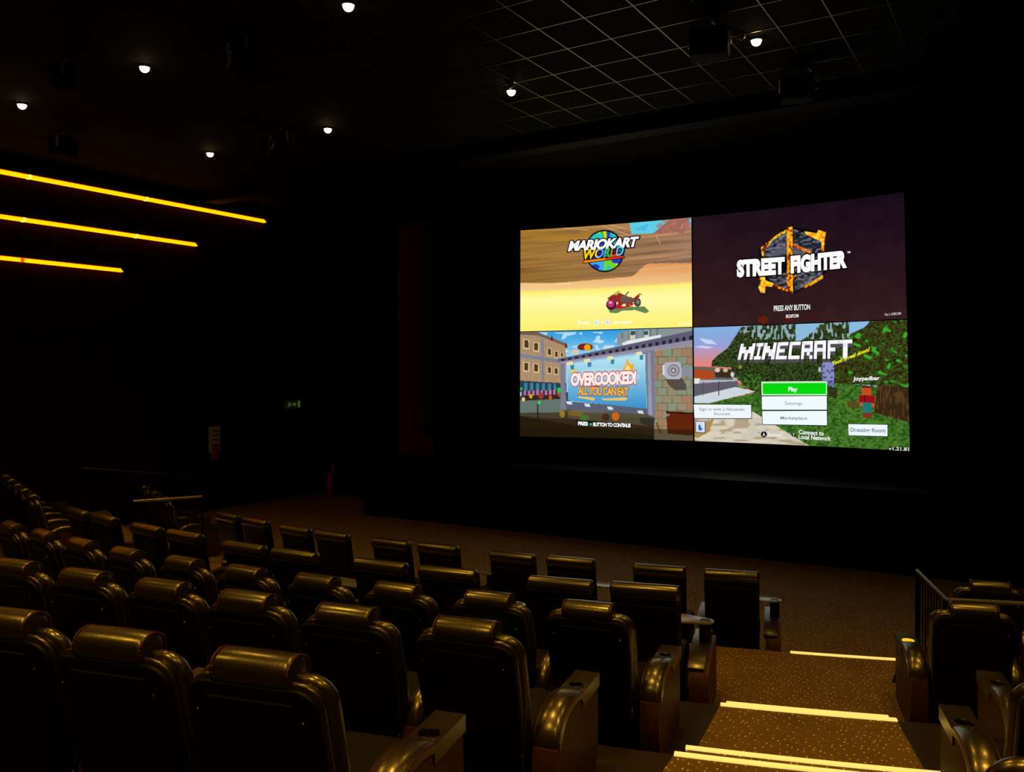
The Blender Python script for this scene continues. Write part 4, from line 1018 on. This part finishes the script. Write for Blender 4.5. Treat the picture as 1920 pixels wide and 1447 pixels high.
# ------------------------------------------------------------------ fittings on the left wall and front wall
bm = bmesh.new(); box(bm, 0, 0.012, -0.165, 0.165, -0.30, 0.30, bev=0.003)
t = thing('fire_notice', 'cream and red notice on the far left wall', 'sign', (XL, 13.38, 1.67))
link('notice_board', mesh('notice_board', bm, M['sign_white'], smooth=False), t)
bm = bmesh.new(); box(bm, 0.012, 0.016, -0.08, 0.15, -0.28, -0.12); link('red_panel', mesh('red_panel', bm, M['red'], smooth=False), t)
bm = bmesh.new()
for k in range(3): box(bm, 0.012, 0.015, -0.05, 0.12, 0.17 - 0.10 * k, 0.20 - 0.10 * k)
link('text_lines', mesh('text_lines', bm, M['shell'], smooth=False), t)
bm = bmesh.new(); box(bm, 0, 0.05, -0.08, 0.08, -0.09, 0.09, bev=0.008)
tag(link('fire_call_point', mesh('fire_call_point', bm, M['red']), None, (XL, 13.35, 1.27)), 'small red square call point below the cream notice', 'call point')
t = tag(thing('door', None, None, (XL, 15.34, 0)), kind='structure'); t.name = 'door_1'
bm = bmesh.new(); box(bm, 0, 0.04, -0.72, 0.72, 0, 2.15, bev=0.004); link('door_leaf', mesh('door_leaf', bm, M['door'], smooth=False), t)
bm = bmesh.new()
box(bm, 0, 0.07, -0.80, -0.72, 0, 2.23); box(bm, 0, 0.07, 0.72, 0.80, 0, 2.23); box(bm, 0, 0.07, -0.8, 0.8, 2.15, 2.23)
link('door_frame', mesh('door_frame', bm, M['black'], smooth=False), t)
bm = bmesh.new(); box(bm, 0.04, 0.10, -0.52, 0.50, 0.70, 0.80, bev=0.01); link('push_bar', mesh('push_bar', bm, M['rail'], smooth=False), t)
bm = bmesh.new(); box(bm, 0, 0.07, -0.28, 0.28, -0.11, 0.11, bev=0.006)
t = thing('exit_sign', 'faint green exit sign above the door at far left', 'exit sign', (XL, 15.85, 2.40))
link('housing', mesh('housing', bm, M['green_sign'], smooth=False), t)
bm = bmesh.new()                              # running man, arrow and door pictogram
box(bm, 0.070, 0.073, 0.14, 0.22, -0.085, 0.085)
prism(bm, [(-0.06, -0.02), (0.02, -0.02), (0.02, -0.06), (0.09, 0.0), (0.02, 0.06), (0.02, 0.02), (-0.06, 0.02)], 0.070, 0.073)
prism(bm, [(-0.22, -0.08), (-0.19, -0.08), (-0.15, -0.02), (-0.11, -0.05), (-0.09, -0.03), (-0.13, 0.02), (-0.12, 0.05), (-0.17, 0.05), (-0.20, 0.01), (-0.17, -0.02)], 0.070, 0.073)
link('pictogram', mesh('pictogram', bm, M['green_lit'], smooth=False), t)
# fire extinguisher on its stand
t = thing('fire_extinguisher', 'red fire extinguisher standing by the far front wall', 'fire extinguisher', (-15.65, 16.35, 0))
bm = bmesh.new(); lathe(bm, [(0.085, 0.02), (0.09, 0.05), (0.09, 0.50), (0.07, 0.56), (0.03, 0.60), (0.028, 0.63)]); link('cylinder', mesh('cylinder', bm, M['red']), t)
bm = bmesh.new(); tube(bm, [(0, 0, 0.62), (0, 0, 0.68)], 0.02); box(bm, -0.06, 0.06, -0.012, 0.012, 0.66, 0.70); link('valve', mesh('valve', bm, M['shell']), t)
bm = bmesh.new(); box(bm, -0.05, 0.05, 0.11, 0.13, 0.60, 0.84, bev=0.004); box(bm, -0.012, 0.012, 0.11, 0.13, 0.0, 0.62)
link('marker_plate', mesh('marker_plate', bm, M['red'], smooth=False), t)
bm = bmesh.new(); tube(bm, [(0.02, -0.02, 0.64), (0.10, -0.03, 0.60), (0.12, -0.03, 0.42), (0.10, -0.04, 0.25)], 0.012); link('hose', mesh('hose', bm, M['shell']), t)

# rails
t = thing('wall_handrail', 'thin steel handrail sloping along the far left wall', 'handrail', (XL, 11.5, 0.9))
bm = bmesh.new(); tube(bm, [(0.10, 10.0 - 11.5, 1.34 - 0.9), (0.10, 12.74 - 11.5, 0.88 - 0.9)], 0.022); link('rail', mesh('rail', bm, M['rail']), t)
for yy, zz in ((10.2, 1.31), (11.4, 1.10), (12.6, 0.90)):
    bm = bmesh.new(); tube(bm, [(0.0, yy - 11.5, zz - 0.95), (0.10, yy - 11.5, zz - 0.92)], 0.012, seg=6); link('bracket', mesh('bracket', bm, M['rail']), t)
def guard(name, label, pts, zfloor, ztop, mtop, mbar, spacing=0.11):
    t = thing(name, label, 'guard rail', (pts[0][0], pts[0][1], zfloor))
    o = Vector((pts[0][0], pts[0][1], zfloor))
    P = [Vector((x, y, ztop)) - o for x, y in pts]
    bm = bmesh.new(); tube(bm, P, 0.024, seg=10); link('top_rail', mesh('top_rail', bm, mtop), t)
    bm = bmesh.new(); tube(bm, [p - Vector((0, 0, ztop - zfloor - 0.10)) for p in P], 0.014, seg=6); link('bottom_rail', mesh('bottom_rail', bm, mbar), t)
    for p in P:
        bm = bmesh.new(); tube(bm, [(p.x, p.y, 0), p], 0.022, seg=8); link('post', mesh('post', bm, mbar), t)
    for a, b in zip(P, P[1:]):
        n = int((b - a).length / spacing)
        for k in range(1, n):
            p = a.lerp(b, k / n); bm = bmesh.new(); tube(bm, [(p.x, p.y, 0.10), (p.x, p.y, ztop - zfloor - 0.01)], 0.007, seg=6)
            link('baluster', mesh('baluster', bm, mbar), t)
guard('guard_rail', 'black railing with slim bars beside the right seats, its top tinted bluish for screen light', [(-1.034, 9.80), (-0.674, 8.70), (1.2, 9.35)], LV['AR'], 1.145, M['rail_black'], M['black'])
guard('guard_rail', 'lit steel guard rail among the far left seats', [(-12.62, 8.60), (-12.05, 9.50)], LV['A'], 1.145, M['rail'], M['black'])
